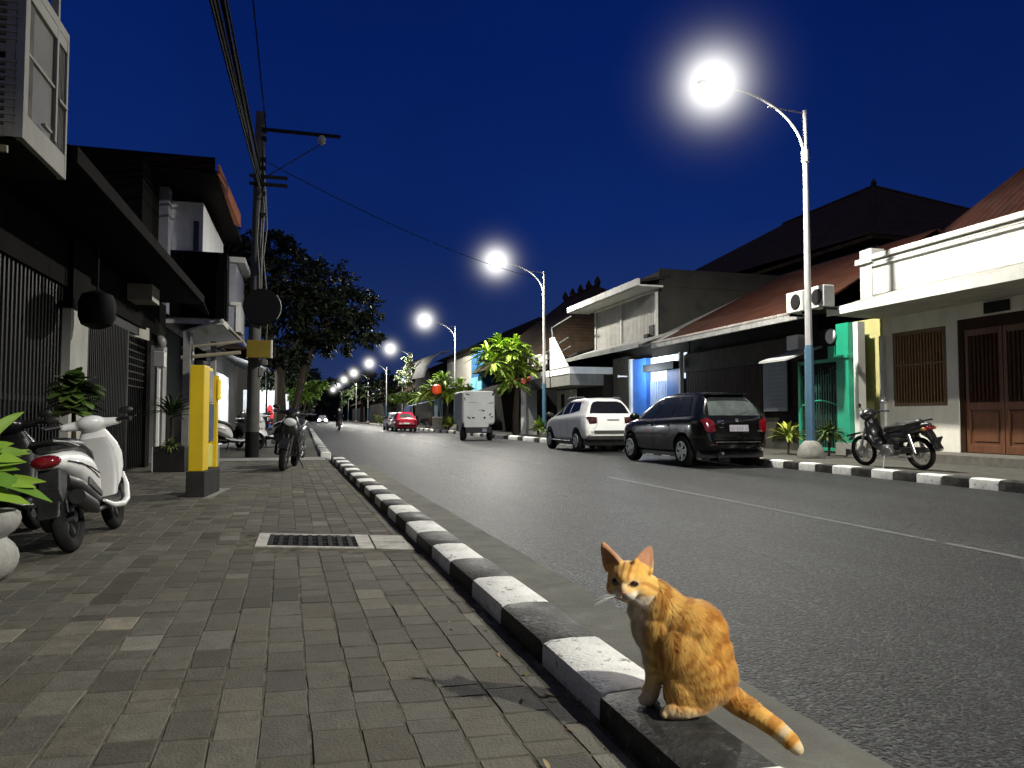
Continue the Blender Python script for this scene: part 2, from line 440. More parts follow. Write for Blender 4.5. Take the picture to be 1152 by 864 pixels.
g = MB(); g.bx(-40, .32, 17.25, 62, -.02, .12); g.bx(-40, .1, 66, 300, -.02, .12)
structure(g.build('far_pavement', mat('far_paving', (.075, .073, .062), rough=.88, var=.25, scale=4)))
g = MB(); g.bx(-6, .40, 16.2, 17.28, .0, .135)
structure(g.build('driveway_ramp', mat('ramp_concrete', (.26, .26, .24), rough=.9, var=.2, scale=3, dirt=.4)))

# kerbs: painted blocks with rounded edges
KW = mat('kerb_white', (.80, .80, .75), rough=.75, var=.08, scale=7, dirt=.36, chips=(.16, .155, .135), bump=.3, bscale=70)
KB = mat('kerb_black', (.046, .046, .042), rough=.55, var=.6, scale=7, bump=.35, bscale=55, dirt=.35, rvar=.2, chips=(.12, .115, .10))
def kerb_block(mb, x0, x1, y0, y1, zb, zt, ch, sh):
    # cross-section with a broad chamfer towards the pavement and a small one to the road
    prof = [(x0, zb), (x0+.004, zt-ch), (x0+.3*ch, zt-.35*ch), (x0+ch, zt-.002), ((x0+x1)/2, zt+.002), (x1-ch*.7, zt-.002), (x1-.2*ch, zt-.3*ch), (x1, zt-ch), (x1+.004, zb)]
    n = len(prof); rows = []
    for (y, ins) in ((y0+.003, .008), (y0+.012, 0), (y1-.012, 0), (y1-.003, .008)):
        rows.append([Vector((min(max(x, x0+ins), x1-ins) + sh(y), y, z-ins*.6)) for x, z in prof])
    vs = [p for r_ in rows for p in r_]; fs = []
    for i in range(3):
        for k in range(n-1): fs.append((i*n+k, i*n+k+1, (i+1)*n+k+1, (i+1)*n+k))
    fs += [tuple(range(n)), tuple(3*n+k for k in range(n))[::-1]]
    mb.add(vs, fs)
def kerb(name, x0, x1, starts, zb, zt, ch, sh):
    a = MB(); b = MB()
    for (y0, y1, wh) in starts:
        kerb_block(a if wh else b, x0 + rng.gauss(0, .003), x1 + rng.gauss(0, .003), y0, y1, zb, zt + rng.gauss(0, .0025), ch, sh)
    root = a.build(name, KW); structure(root)
    root.data.materials.append(KB); o2 = len(root.data.vertices)
    bm = bmesh.new(); bm.from_mesh(root.data)
    vs = [bm.verts.new(p) for p in b.v]
    for f in b.f:
        fc = bm.faces.new([vs[i] for i in f]); fc.material_index = 1
    bmesh.ops.recalc_face_normals(bm, faces=bm.faces)
    bm.to_mesh(root.data); bm.free()
    for p in root.data.polygons: p.use_smooth = True
    root.data.set_sharp_from_angle(angle=R(35))
    return root
st = []; y = 1.65 - .545*20; wht = False          # black block under the cat starts at 1.65
k = 0
while y < 15.9:
    st.append((y, y+.54, k % 2 == 1)); y += .54; k += 1
kerb('kerb', 0.0, .235, st, -.02, .208, .034, lambda y: kx(y))
st = []; y = 18.0; k = 0
while y < 60: st.append((y, y+.6, k % 2 == 0)); y += .6; k += 1
kerb('kerb', .33, .56, st, -.02, .20, .03, lambda y: -.004*(y-18))
st = []; y = -10.83; k = 0                          # right side, 0.485 m blocks; white from 8.17
y = 8.17 - .485*40
while y < 24.8: st.append((y, y+.485, k % 2 == 0)); y += .485; k += 1
kerb('kerb', 9.30, 9.58, st, -.02, .15, .04, lambda y: 0)
st = []; k = 0
while y < 110: st.append((y, y+.75, k % 3 != 2)); y += .8; k += 1
kerb('kerb', 9.30, 9.60, st, -.02, .19, .07, lambda y: -.012*(y-24.8) if y < 60 else -.42)
g = MB(); g.bx(9.56, 60, -30, 300, -.02, .128)
structure(g.build('footpath', mat('right_paving', (.085, .082, .07), rough=.85, var=.28, scale=5, dirt=.4, bump=.3, bscale=30)))
g = MB(); g.bx(11.98, 20, -10, 14.42, .1, .30)
structure(g.build('porch_step', mat('porch_concrete', (.15, .14, .12), rough=.9, var=.3, scale=4, dirt=.5, bump=.3)), )

# drain: concrete frame, iron bars
t = thing('drain_grate', 'dark iron drain grating in a pale concrete frame set in the pavement', 'drain', (-.34, 5.5, .12))
def dq(u, v): return Vector((u, v - .38*u, 0))       # skewed like the frame in the pavement
def dbox(mb, u0, u1, v0, v1, z0, z1):
    vs = [dq(u, v)+Vector((0, 0, z)) for z in (z0, z1) for (u, v) in ((u0,v0),(u1,v0),(u1,v1),(u0,v1))]
    mb.add(vs, [(0,3,2,1),(4,5,6,7),(0,1,5,4),(1,2,6,5),(2,3,7,6),(3,0,4,7)])
m = MB(); dbox(m, 0, .08, 0, .60, -.05, .006); dbox(m, .70, .80, 0, .60, -.05, .006); dbox(m, .08, .70, 0, .045, -.05, .005); dbox(m, .08, .70, .555, .60, -.05, .005)
m.build('frame', mat('frame_concrete', (.46, .45, .41), rough=.9, var=.25, scale=12, dirt=.5), t)
m = MB()
for i in range(9): dbox(m, .085+i*.069, .085+i*.069+.03, .05, .55, -.0009, .0065)
dbox(m, .08, .70, .2, .22, -.0009, .004); dbox(m, .08, .70, .37, .39, -.0009, .004)
m.build('grate', BLACKISH, t)
m = MB(); dbox(m, .081, .699, .046, .554, -.0022, -.0012); m.build('pit', mat('pit_dark', (.006, .006, .006), rough=1), t)  # thin near-black sheet laid under the bars in place of the drain's shade
m = MB(); dbox(m, .815, 1.06, .0, .29, -.04, .003); dbox(m, .815, 1.05, .30, .60, -.04, .004); m.build('cover_slab', mat('slab_concrete', (.40, .39, .35), rough=.9, var=.3, scale=10, dirt=.45), t)

# grass and moss growing in the joint along the kerb
m = MB(); r3 = random.Random(4)
for i in range(900):
    y = r3.uniform(1.3, 9); x = kx(y) - abs(r3.gauss(0, .018)) - .003
    if r3.random() > .55 + .45*math.sin(y*5.3)*math.sin(y*2.1): continue
    k = r3.uniform(.6, 1.3)
    leaf(m, (x, y, .112), Vector((r3.uniform(-1, .3), r3.uniform(-1, 1), r3.uniform(.2, 1))), r3.uniform(.012, .035), .004, .3, n=2, c=(.12*k, .105*k, .03*k))
tag(m.build('grass', mat('dry_grass', (.1, .1, .03), rough=.9, attr='col')), 'dry yellow grass in the joint along the left kerb', 'grass', kind='stuff')
m = MB()
for i in range(26):
    y = r3.uniform(1.6, 5.5); x = kx(y) - abs(r3.gauss(0, .1)) - .01; k = r3.uniform(.5, 1.3)
    leaf(m, (x, y, .122), Vector((r3.uniform(-1, 1), r3.uniform(-1, 1), r3.uniform(0, .3))), r3.uniform(.015, .035), .014, .1, n=3, c=(.22*k, .17*k, .09*k))
tag(m.build('fallen_leaves', mat('dead_leaf', (.2, .15, .1), rough=.9, attr='col')), 'scattered dry leaf crumbs on the pavers beside the kerb', 'leaves', kind='stuff')
# ------------------------------------------------------------------ street lamps
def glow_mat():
    m = bpy.data.materials.new('lit_haze'); m.use_nodes = True; nt = m.node_tree; N = nt.nodes; L = nt.links  # emissive volume added to imitate lens bloom around each lamp head
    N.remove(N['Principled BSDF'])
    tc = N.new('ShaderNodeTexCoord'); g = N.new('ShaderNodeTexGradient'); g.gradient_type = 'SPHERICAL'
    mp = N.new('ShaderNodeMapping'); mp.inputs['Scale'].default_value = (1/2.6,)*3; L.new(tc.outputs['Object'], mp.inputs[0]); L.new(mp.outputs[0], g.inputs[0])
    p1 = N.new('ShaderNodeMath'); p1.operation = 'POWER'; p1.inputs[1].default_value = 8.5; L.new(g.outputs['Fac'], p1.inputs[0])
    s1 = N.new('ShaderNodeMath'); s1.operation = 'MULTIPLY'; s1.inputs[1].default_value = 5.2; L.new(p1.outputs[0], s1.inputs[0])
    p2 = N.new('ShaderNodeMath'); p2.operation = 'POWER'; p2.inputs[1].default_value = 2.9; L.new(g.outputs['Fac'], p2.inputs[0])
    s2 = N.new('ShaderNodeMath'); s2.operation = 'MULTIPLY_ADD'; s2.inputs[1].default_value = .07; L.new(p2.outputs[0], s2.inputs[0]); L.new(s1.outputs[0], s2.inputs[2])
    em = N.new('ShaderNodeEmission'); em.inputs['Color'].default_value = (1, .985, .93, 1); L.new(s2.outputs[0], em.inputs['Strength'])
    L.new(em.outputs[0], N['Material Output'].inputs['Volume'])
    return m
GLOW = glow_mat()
LAMPEM = mat('lit_lens', (.9, .9, .85), emit=(1, .98, .92), estr=60)
POLEW = mat('galvanised_pole', (.50, .50, .49), rough=.45, metal=.35, var=.12, scale=5, dirt=.2)
POLEB = mat('blue_pole_paint', (.05, .125, .19), rough=.5, var=.18, scale=5, dirt=.4)
LC = (1., .965, .87)
def make_lamp(label, lit_energy):
    t = thing('street_lamp', label, 'street lamp', (0, 0, 0))
    m = MB(); m.tube([(0, 0, 2.4), (0, 0, 5.5), (0, 0, 7.8)], [.078, .064, .05], 16); m.build('pole', POLEW, t, smooth=True)
    m = MB(); m.tube([(0, 0, .3), (0, 0, 2.42), (0, 0, 2.5)], [.098, .094, .08], 16); m.build('lower_pole', POLEB, t, smooth=True)
    m = MB(); m.lathe([(.285, 0), (.29, .05), (.275, .16), (.225, .28), (.16, .36), (.10, .39)], n=28); m.build('concrete_base', CONCRETE, t, smooth=True)
    m = MB(); pts = []
    for i in range(15):
        k = i/14; a = k*R(82); pts.append((-.04 - 2.05*(1-math.cos(a)), 0, 6.75 + 1.35*math.sin(a)))
    m.tube(pts, [.034 - .008*i/14 for i in range(15)], 10); m.bar((-.0, 0, 7.74), (-.95, 0, 7.78), .016)
    m.lathe([(.09, 0), (.09, .26)], (0, 0, 6.62), 14)
    m.build('arm', POLEW, t, smooth=True)
    h = MB(); h.ball((-2.28, 0, 8.13), (.42, .17, .075), 18, 8); hd = h.build('lamp_head', STEEL, t, smooth=True)
    e = MB(); e.ball((-2.33, 0, 8.085), (.28, .125, .05), 16, 8); e.build('lens', LAMPEM, hd, smooth=True)
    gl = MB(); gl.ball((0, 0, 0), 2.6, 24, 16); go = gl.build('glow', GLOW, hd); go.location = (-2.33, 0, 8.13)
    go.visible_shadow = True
    return t
def lamp_light(t, en, tilt=False):
    for z_, sz, kind in ((7.98, R(179), 1.),):
        l = bpy.data.lights.new('lamp_light', 'SPOT'); l.energy = en; l.spot_size = sz; l.spot_blend = .35; l.color = LC; l.shadow_soft_size = .11
        lo = bpy.data.objects.new('lamp_light', l); col.objects.link(lo); lo.parent = t; lo.location = (-2.33, 0, z_)
        if tilt: l.spot_size = R(156); l.spot_blend = .12; lo.rotation_euler = (0, R(-7), 0)
LY = [(-6.3, 9.8), (14.0, 10.72), (33.0, 10.72), (54.5, 10.7), (78, 10.7), (100, 10.3), (122, 9.6), (144, 9.1), (168, 8.9), (196, 8.8)]
LBL = {1: 'tall curved-arm street lamp standing in front of the green gate, nearest and largest',
       2: 'curved-arm street lamp beside the low white shop and bushy palm tree',
       3: 'curved-arm street lamp in front of the cream and blue upper storey above the cargo tricycle',
       4: 'curved-arm street lamp behind the red car with creeper around its pole',
       5: 'fifth street lamp along the right pavement, slim pole left of the red car',
       6: 'sixth street lamp counted from the green gate, smaller in the row',
       7: 'seventh street lamp counted from the green gate, low over the far road',
       8: 'next to last tiny street lamp, at the far end of the row',
       9: 'last and smallest street lamp, right at the vanishing end of the road'}
proto = None
for i, (y, x) in enumerate(LY):
    if i == 0:
        t = thing('street_lamp', 'street lamp on the right pavement, next before the one at the green gate', 'street lamp', (x, y, .128))
        m = MB(); m.tube([(0, 0, 0), (0, 0, 7.8)], [.1, .05], 12); m.build('pole', POLEW, t, smooth=True)
        h = MB(); h.ball((-2.28, 0, 8.13), (.42, .17, .075), 18, 8); h.build('lamp_head', STEEL, t, smooth=True)
        m = MB(); m.tube([(0, 0, 6.75), (-.4, 0, 7.7), (-1.2, 0, 8.05), (-2.0, 0, 8.12)], .03, 8); m.build('arm', POLEW, t, smooth=True)
        t['group'] = 'street lamps along the right pavement'
        lamp_light(t, 8600, True)
        continue
    if proto is None: t = proto = make_lamp(LBL[1], 0)
    else: t = copy_tree(proto)
    place(t, (x, y, .128), 0, LBL[i], 'street lamps along the right pavement')
for (y, x, sc_, lab) in ((126, -1.6, .55, 'small low street lamp far down the left kerb, nearer of two'), (172, -1.2, .55, 'small low street lamp far down the left kerb, farther of two')):
    k = copy_tree(proto); k.scale = (sc_, sc_, sc_); place(k, (x, y, .1), R(180), lab, 'street lamps far down the left kerb')
for o in [o for o in col.objects if o.name.startswith('street_lamp') and o.parent is None and o.scale[0] > .9]:
    y = o['at'][1]
    if y > 0: lamp_light(o, 5600 if y < 130 else 4200)

# ------------------------------------------------------------------ utility pole with wires
t = thing('utility_pole', 'tall dark concrete utility pole with cross-arms and a bundle of cables', 'utility pole', (-1.2, 18.0, .12))
m = MB(); m.tube([(0, 0, 0), (.03, 0, 4), (.08, 0, 8.05)], [.15, .135, .115], 14)
m.build('pole', mat('pole_concrete', (.10, .10, .092), rough=.85, var=.2, scale=4, dirt=.5), t, smooth=True)
m = MB(); m.tube([(0, 0, -.0), (.0, 0, .58)], [.157, .155], 14); m.build('painted_foot', BLACKISH, t, smooth=True)
m = MB(); m.box((.95, 0, 7.66), (1.9, .07, .07)); m.bar((.1, 0, 6.45), (1.55, -.02, 7.5), .012); m.build('lamp_bracket', BLACKISH, t)
m = MB()
for z_ in (6.5, 6.32): m.box((.28, -.12, z_), (.85, .07, .07))
pass
for z_ in (7.6, 7.4, 6.9, 6.7, 6.1, 5.6): m.box((.17, -.1, z_), (.1, .1, .09))
m.build('cross_arm', BLACKISH, t)
m = MB(); m.ball((1.47, -.02, 7.53), (.10, .10, .12), 12, 8); m.build('lamp_bulb', mat('unlit_bulb', (.35, .36, .33), rough=.3), t, smooth=True)
m = MB(); m.tube([(.14, -.1, 7.4), (.2, -.12, 6.0), (.15, -.16, 4.5), (.17, -.15, 3.0)], .02, 6)
m.tube([(.19, -.1, 6.6), (.26, -.1, 5.3), (.19, -.14, 4.6), (.26, -.1, 3.9), (.3, -.06, 3.1), (.24, -.1, 2.1)], .016, 6)
m.tube([(.1, -.15, 6.2), (.05, -.18, 5.0), (.11, -.16, 4.2)], .013, 6)
m.build('down_cable', mat('cable_grey', (.09, .09, .085), rough=.5), t)
m = MB(); m.box((.21, -.03, 2.18), (.20, .16, .12)); m.box((.17, -.05, 1.95), (.1, .12, .2)); m.build('junction_box', GREYWALL, t, bevel=.01)

def wire(mb, a, b, sag, r, n=22):
    pts = []
    for i in range(n+1):
        k = i/n; p = Vector(a).lerp(Vector(b), k); p.z -= sag*4*k*(1-k); pts.append(p)
    mb.tube(pts, r, 5)
r4 = random.Random(9)
cab = [(-.05, 6.9, -1.52, .016), (-.0, 7.05, -1.46, .02), (-.02, 6.7, -1.40, .015), (.02, 6.55, -1.46, .026), (.0, 6.6, -1.34, .012), (.05, 6.8, -1.14, .012),
       (.06, 6.45, -1.08, .018), (.05, 6.3, -.98, .014), (-.12, 7.3, -1.85, .008), (.1, 6.1, -1.36, .012), (.03, 6.4, -1.42, .02)]
for i, (dx, z_, xe, r_) in enumerate(cab):
    m = MB(); wire(m, (-1.15+dx, 17.95, z_), (xe, -8, z_+.55), .35 + r4.uniform(-.08, .12), r_*1.5)
    o = m.build('cable', WIRE, smooth=True); tag(o, 'black overhead cable in the thick bundle running from the pole over the left pavement', 'cable', 'overhead cables of the bundle')
m = MB(); wire(m, (-1.0, 18, 7.75), (-.62, -8, 8.6), .25, .014); tag(m.build('cable', WIRE, smooth=True), 'single thin overhead cable right of the thick bundle', 'cable')
m = MB(); wire(m, (-.95, 18, 7.0), (10.7, 33, 7.55), .35, .011); tag(m.build('cable', WIRE, smooth=True), 'thin cable crossing the sky from the utility pole to a street lamp', 'cable')

# things fixed to the pole
t = thing('round_sign', 'round dark sign seen from behind on the utility pole', 'sign', (-1.02, 17.83, 3.1))
DS = mat('sign_back', (.006, .0068, .0068), rough=.8, var=.2)
m = MB(); m.lathe([(.41, 0), (.42, .012), (.41, .024)], (0, 0, .47), 36, M=Matrix.Rotation(R(90), 3, 'X')); m.build('disc', DS, t, smooth=True)
m = MB(); m.tube([(.42*math.cos((a/20-.22)*math.pi), .0, .47+.42*math.sin((a/20-.22)*math.pi)) for a in range(10)], .010, 6); m.build('rim', mat('sign_rim', (.45, .45, .43), rough=.5), t, smooth=True)
t = thing('yellow_sign_box', 'small yellow box sign with white end fixed to the utility pole', 'sign', (-1.05, 17.80, 2.38))
YEL = mat('yellow_paint', (.52, .36, .012), rough=.5, var=.1, scale=3, dirt=.2)
m = MB(); m.bx(-.28, .24, -.16, .0, 0, .40); m.build('box', mat('ochre_paint', (.24, .17, .015), rough=.5, var=.15, scale=3), t, bevel=.01)
m = MB(); m.bx(.241, .275, -.16, 0, .0, .41); m.build('end_panel', WHITEPAINT, t, bevel=.005)

# ------------------------------------------------------------------ yellow information kiosk
t = thing('information_kiosk', 'tall yellow information pillar with a dark plinth and a blue panel', 'kiosk', (-1.17, 9.3, .12), R(-6))
# footprint: narrow end faces the viewer, long side faces the road
YK = mat('kiosk_yellow', (.66, .46, .010), rough=.45, var=.08, scale=3, dirt=.12)
rot = Rz(R(-4))
m = MB(); m.bx(-.10, .10, -.30, .48, 0, .295); m.build('plinth', mat('plinth_dark', (.028, .028, .026), rough=.7, var=.2), t, bevel=.008)
m = MB(); m.bx(-.085, .075, -.27, -.02, .295, 1.50); m.bx(-.085, .02, -.02, .40, .295, 1.50); m.bx(-.085, .075, .40, .46, .295, 1.42)
m.build('body', YK, t, bevel=.01)
m = MB(); m.bx(.0205, .05, -.018, .30, 1.08, 1.46); m.build('display', mat('display_grey', (.25, .28, .33), rough=.15, var=.25, scale=4), t, bevel=.004)
m = MB(); m.bx(.0205, .055, -.018, .32, .62, 1.07); m.build('panel', mat('panel_blue', (.045, .09, .15), rough=.25, var=.2), t, bevel=.004)
m = MB(); m.bx(.0205, .045, .01, .33, .32, .58); m.build('poster', mat('poster_lime', (.50, .47, .10), rough=.5, var=.2, scale=9), t, bevel=.003)
m = MB(); m.bx(.077, .105, .36, .47, 1.12, 1.38); m.build('side_box', mat('bright_yellow', (.75, .55, .02), rough=.4, emit=(1, .75, .03), estr=.15), t, bevel=.02)  # yellow box with a weak glow put into its colour
m = MB(); m.bx(-.085, .0, -.02, .2, 1.50, 1.57); m.build('cap', BLACKISH, t, bevel=.008)
m = MB(); m.bx(-.15, .16, -.35, .85, -.006, .0045); m.build('foot_slab', CONCRETE, t)
# ------------------------------------------------------------------ buildings on the right
TILE = mat_tiles('clay_tiles', (.034, .012, .0085))
TILED = mat_tiles('dark_tiles', (.055, .036, .022))
def shell(root, x0, x1, y0, y1, z0, z1, m, name='wall'):
    b = MB(); b.bx(x0, x1, y0, y1, z0, z1); return b.build(name, m, root, world=True)
def bars(mb, x, y0, y1, z0, z1, n, r=.014, flat=None):
    for i in range(n):
        y = y0+(y1-y0)*(i+.5)/n
        mb.bx(x-r, x+r, y-r, y+r, z0, z1)
def roof_slab(mb, pts, th=.12):
    # a sloping slab from four corners
    vs = [Vector(p) for p in pts] + [Vector(p)-Vector((0, 0, th)) for p in pts]
    mb.add(vs, [(0,1,2,3),(7,6,5,4),(0,4,5,1),(1,5,6,2),(2,6,7,3),(3,7,4,0)])

# R1: white house with parapet, canopy, barred window and panelled door
t = thing('white_house', 'white one-storey house with moulded parapet, concrete canopy and brown panelled doors', 'house', (14, 8, .128))
W = WHITEWALL
b = MB()
# front wall with openings: window Y 12.63..14.13, door Y 8.6..12.35
b.bx(13.08, 13.33, 14.13, 14.41, .3, 3.9); b.bx(13.08, 13.33, 12.63, 14.13, .3, 1.28); b.bx(13.08, 13.33, 12.63, 14.13, 2.98, 3.9)
b.bx(13.08, 13.33, 12.35, 12.63, .3, 3.9); b.bx(13.08, 13.33, 8.6, 12.35, 3.06, 3.9); b.bx(13.08, 13.33, 3, 8.6, .3, 3.9)
b.bx(13.34, 22, 3, 14.4, .1, 3.9)
b.build('wall', mat('cream_wall', (.78, .76, .66), rough=.85, var=.07, scale=1.6, dirt=.42, bump=.12), t, world=True)
b = MB(); b.bx(13.0, 13.25, 4, 14.7, 3.95, 4.62); b.bx(12.93, 13.3, 4, 14.60, 4.62, 4.68); b.bx(12.96, 13.28, 4, 14.58, 4.70, 4.76); b.bx(12.88, 13.33, 4, 14.62, 4.78, 4.90)
b.bx(13.27, 22, 14.3, 14.5, 3.95, 4.6)
b.build('parapet', W, t, world=True, bevel=.012)
b = MB(); b.bx(12.96, 13.36, 14.60, 14.98, 3.7, 4.72); b.bx(12.88, 13.44, 14.52, 15.06, 4.725, 4.86); b.bx(12.96, 13.36, 14.60, 14.98, 4.865, 5.08)
b.build('corner_post', W, t, world=True, bevel=.012)
b = MB(); b.add([(11.5, 3, 3.36), (13.07, 3, 3.36), (13.07, 14.5, 3.36), (11.5, 14.3, 3.36), (11.5, 3, 3.50), (13.07, 3, 3.5), (13.07, 14.5, 3.5), (11.5, 14.3, 3.50)], [(0,3,2,1), (4,5,6,7), (0,1,5,4), (1,2,6,5), (2,3,7,6), (3,0,4,7)])
roof_slab(b, [(11.52, 3, 3.505), (13.02, 3, 3.95), (13.02, 14.3, 3.95), (11.52, 14.3, 3.505)], .02)

b.build('canopy', mat('canopy_concrete', (.42, .41, .37), rough=.85, var=.12, dirt=.55, scale=2.5), t, world=True)
b = MB(); b.bx(11.46, 11.5, 3, 14.33, 3.34, 3.52); b.build('canopy_edge', W, t, world=True)
b = MB(); roof_slab(b, [(13.4, 2, 4.5), (18.2, 2, 8.6), (18.2, 12.6, 8.6), (13.4, 14.4, 4.55)], .1); roof_slab(b, [(13.4, 14.4, 4.55), (18.2, 12.6, 8.6), (19, 14.6, 4.6), (19, 14.6, 4.5)], .05)
b.build('roof', TILE, t, world=True)
# strip of pale olive side wall and bright pilasters at the far end
b = MB(); b.bx(13.08, 13.28, 14.415, 15.5, .13, 3.4); b.build('side_wall', mat('olive_wall', (.50, .46, .20), rough=.85, var=.12, scale=2, dirt=.3), t, world=True)
b = MB(); b.bx(13.01, 13.079, 14.34, 14.47, .3, 2.95); b.build('pilaster', W, t, world=True)
b = MB(); b.bx(12.55, 12.75, 14.62, 14.78, .13, 3.3); b.build('edge_wall', W, t, world=True)
FW = mat('window_wood', (.13, .07, .028), rough=.55, var=.3, scale=3, stretch=(4, 4, .6))
wi = MB(); wi.bx(13.10, 13.18, 12.63, 12.71, 1.28, 2.98); wi.bx(13.10, 13.18, 14.05, 14.13, 1.28, 2.98); wi.bx(13.10, 13.18, 12.71, 14.05, 2.90, 2.98); wi.bx(13.10, 13.18, 12.71, 14.05, 1.28, 1.36)
wi.bx(13.11, 13.15, 12.71, 14.05, 2.19, 2.24)
wf = wi.build('window', FW, t, world=True)
wb = MB(); bars(wb, 13.13, 12.71, 14.05, 1.36, 2.90, 16, .016); wb.build('bars', mat('bar_wood', (.24, .12, .035), rough=.5, var=.2), t, world=True)
wp = MB(); wp.bx(13.21, 13.22, 12.71, 14.05, 1.36, 2.90); wp.build('shutter', mat('shutter_wood', (.055, .03, .014), rough=.6, var=.3, stretch=(2, 2, .5)), t, world=True)
DW = mat('door_wood', (.125, .050, .022), rough=.5, var=.3, scale=3, stretch=(3, 3, .4), dirt=.3)
db = MB(); db.bx(13.10, 13.22, 8.6, 8.72, .3, 3.06); db.bx(13.10, 13.22, 12.23, 12.35, .3, 3.06); db.bx(13.10, 13.22, 8.72, 12.23, 2.83, 3.06)
db.build('door_frame', DARKWOOD, t, world=True)
for i in range(4):
    y0 = 12.23-.8775*(i+1); y1 = 12.23-.8775*i
    d = MB(); d.bx(13.16, 13.20, y0+.01, y1-.01, .31, 2.83)
    for (pa, pb, za, zb) in ((y0+.01, y0+.09, .31, 2.83), (y1-.09, y1-.01, .31, 2.83), (y0+.09, y1-.09, .31, .47), (y0+.09, y1-.09, 1.18, 1.33), (y0+.09, y1-.09, 2.70, 2.83)):
        d.bx(13.125, 13.165, pa, pb, za, zb)
    d.bx(13.14, 13.165, y0+.16, y1-.16, .54, 1.11)
    dd = d.build('door', DW, t, world=True, bevel=.006)
    s_ = MB()
    bars(s_, 13.14, y0+.11, y1-.11, 1.34, 2.70, 7, .013); s_.build('slats', DARKWOOD, t, world=True)
b = MB(); b.bx(13.04, 13.079, 11.12, 11.68, 3.10, 3.32); b.build('vent', BLACKISH, t, world=True, bevel=.01)

# R2a: green gateway
GRN = mat('green_paint', (.012, .30, .17), rough=.5, var=.12, scale=2.5, dirt=.3)
t = thing('green_gateway', 'bright green gateway with wrought iron gate beside the white house', 'gate', (12.5, 15.6, .128))
b = MB(); b.bx(12.42, 12.85, 14.80, 15.22, .42, 3.3); b.bx(12.38, 12.9, 14.78, 15.25, 2.45, 2.55); b.build('gate_post', GRN, t, world=True, bevel=.01)
b = MB(); b.bx(12.40, 12.9, 14.72, 15.28, .12, .42); b.build('post_base', CONCRETE, t, world=True, bevel=.01)
b = MB(); b.bx(12.41, 12.43, 15.25, 15.5, 2.45, 2.78); b.build('green_plate', GRN, t, world=True, bevel=.004)
b = MB(); b.bx(12.47, 12.53, 15.25, 16.75, 2.40, 2.48); b.bx(12.47, 12.53, 15.25, 16.75, .2, .28); b.bx(12.47, 12.53, 16.68, 16.75, .2, 2.45)
b.tube([(12.5, 15.3+.07*i, 1.33 + .12*math.sin(math.pi*i/19)) for i in range(20)], .022, 6)
b.build('gate_frame', GRN, t, world=True)
b = MB()
for i in range(15):
    y = 15.33+.092*i; b.bx(12.49, 12.51, y-.008, y+.008, .28, 2.1 + .1*math.sin(i*1.3)); b.ball((12.5, y, 2.15+.1*math.sin(i*1.3)), (.015, .02, .05), 6, 4)
    if i % 2 == 0:
        for zc in (.65, 1.05, 1.75):
            b.tube([(12.49, y+.045*math.sin(a/8*2*math.pi)*(1-a/14), zc+.12*math.cos(a/8*2*math.pi)*(1-a/14)) for a in range(11)], .009, 5)
b.build('wrought_iron', mat('iron_green', (.03, .10, .075), rough=.4, metal=.3, var=.3), t, world=True)
b = MB(); b.bx(12.9, 13.0, 15.25, 17.0, .13, 3.3); b.build('dark_panel', DARKWALL, t, world=True)
# round white sign on the post
t = thing('round_sign', 'round white sign on the top of the green gate post', 'sign', (12.38, 15.35, 3.02))
b = MB(); b.lathe([(.15, -.03), (.165, 0), (.15, .03)], (0, 0, 0), 28, M=Matrix.Rotation(R(-90), 3, 'Y') @ Matrix.Rotation(R(0), 3, 'X')); b.build('face', mat('sign_white', (.8, .8, .78), rough=.35, var=.04), t, smooth=True)
b = MB(); b.tube([(.0, .175*math.cos(a/24*2*math.pi), .175*math.sin(a/24*2*math.pi)) for a in range(25)], .014, 6); b.build('rim', STEEL, t, smooth=True)

# R2: dark one-storey house with rusty tiled roof
t = thing('dark_house', 'dark one-storey house with rusty brown tiled roof behind the black car', 'house', (12.6, 20, .128))
b = MB(); b.bx(13.0, 13.3, 17.0, 23.7, .1, 3.3); b.bx(13.3, 22, 17.0, 23.9, .1, 4.0); b.build('wall', DARKWALL, t, world=True)
b = MB(); b.bx(12.93, 12.99, 16.95, 23.7, 2.62, 3.25); b.build('fascia', mat('fascia_dark', (.05, .045, .04), rough=.8, var=.3, scale=3, dirt=.4), t, world=True)
b = MB()
for i in range(40): b.bx(12.95, 12.99, 18.95+i*.115, 18.95+i*.115+.07, .9, 2.6)
b.build('shutters', mat('shutter_dark', (.045, .030, .024), rough=.7, var=.4, stretch=(3, 3, .4)), t, world=True)
b = MB(); b.bx(12.96, 12.995, 17.0, 23.7, .12, .9); b.build('plinth_wall', mat('plinth_wall', (.07, .07, .055), rough=.9, var=.4, scale=2, dirt=.6), t, world=True)
b = MB(); roof_slab(b, [(11.55, 15.0, 3.62), (16.6, 16.2, 6.2), (16.6, 23.0, 6.2), (11.55, 23.2, 3.62)], .06)
roof_slab(b, [(16.6, 16.2, 6.2), (21, 15.0, 3.6), (21, 23, 3.6), (16.6, 23, 6.2)], .06)
b.build('roof', mat_tiles('rust_tiles', (.050, .017, .009)), t, world=True)
b = MB(); b.bx(11.46, 11.56, 15.0, 23.3, 3.42, 3.58)
b.build('gutter', mat('zinc_edge', (.36, .36, .34), rough=.6, var=.3, scale=8, dirt=.5), t, world=True)
b = MB()
for k in range(84): b.bx(11.44, 11.50, 15.0+k*.099, 15.0+k*.099+.05, 3.575, 3.63)
b.build('tile_ends', mat('tile_end', (.38, .34, .30), rough=.8, var=.35, scale=5), t, world=True)
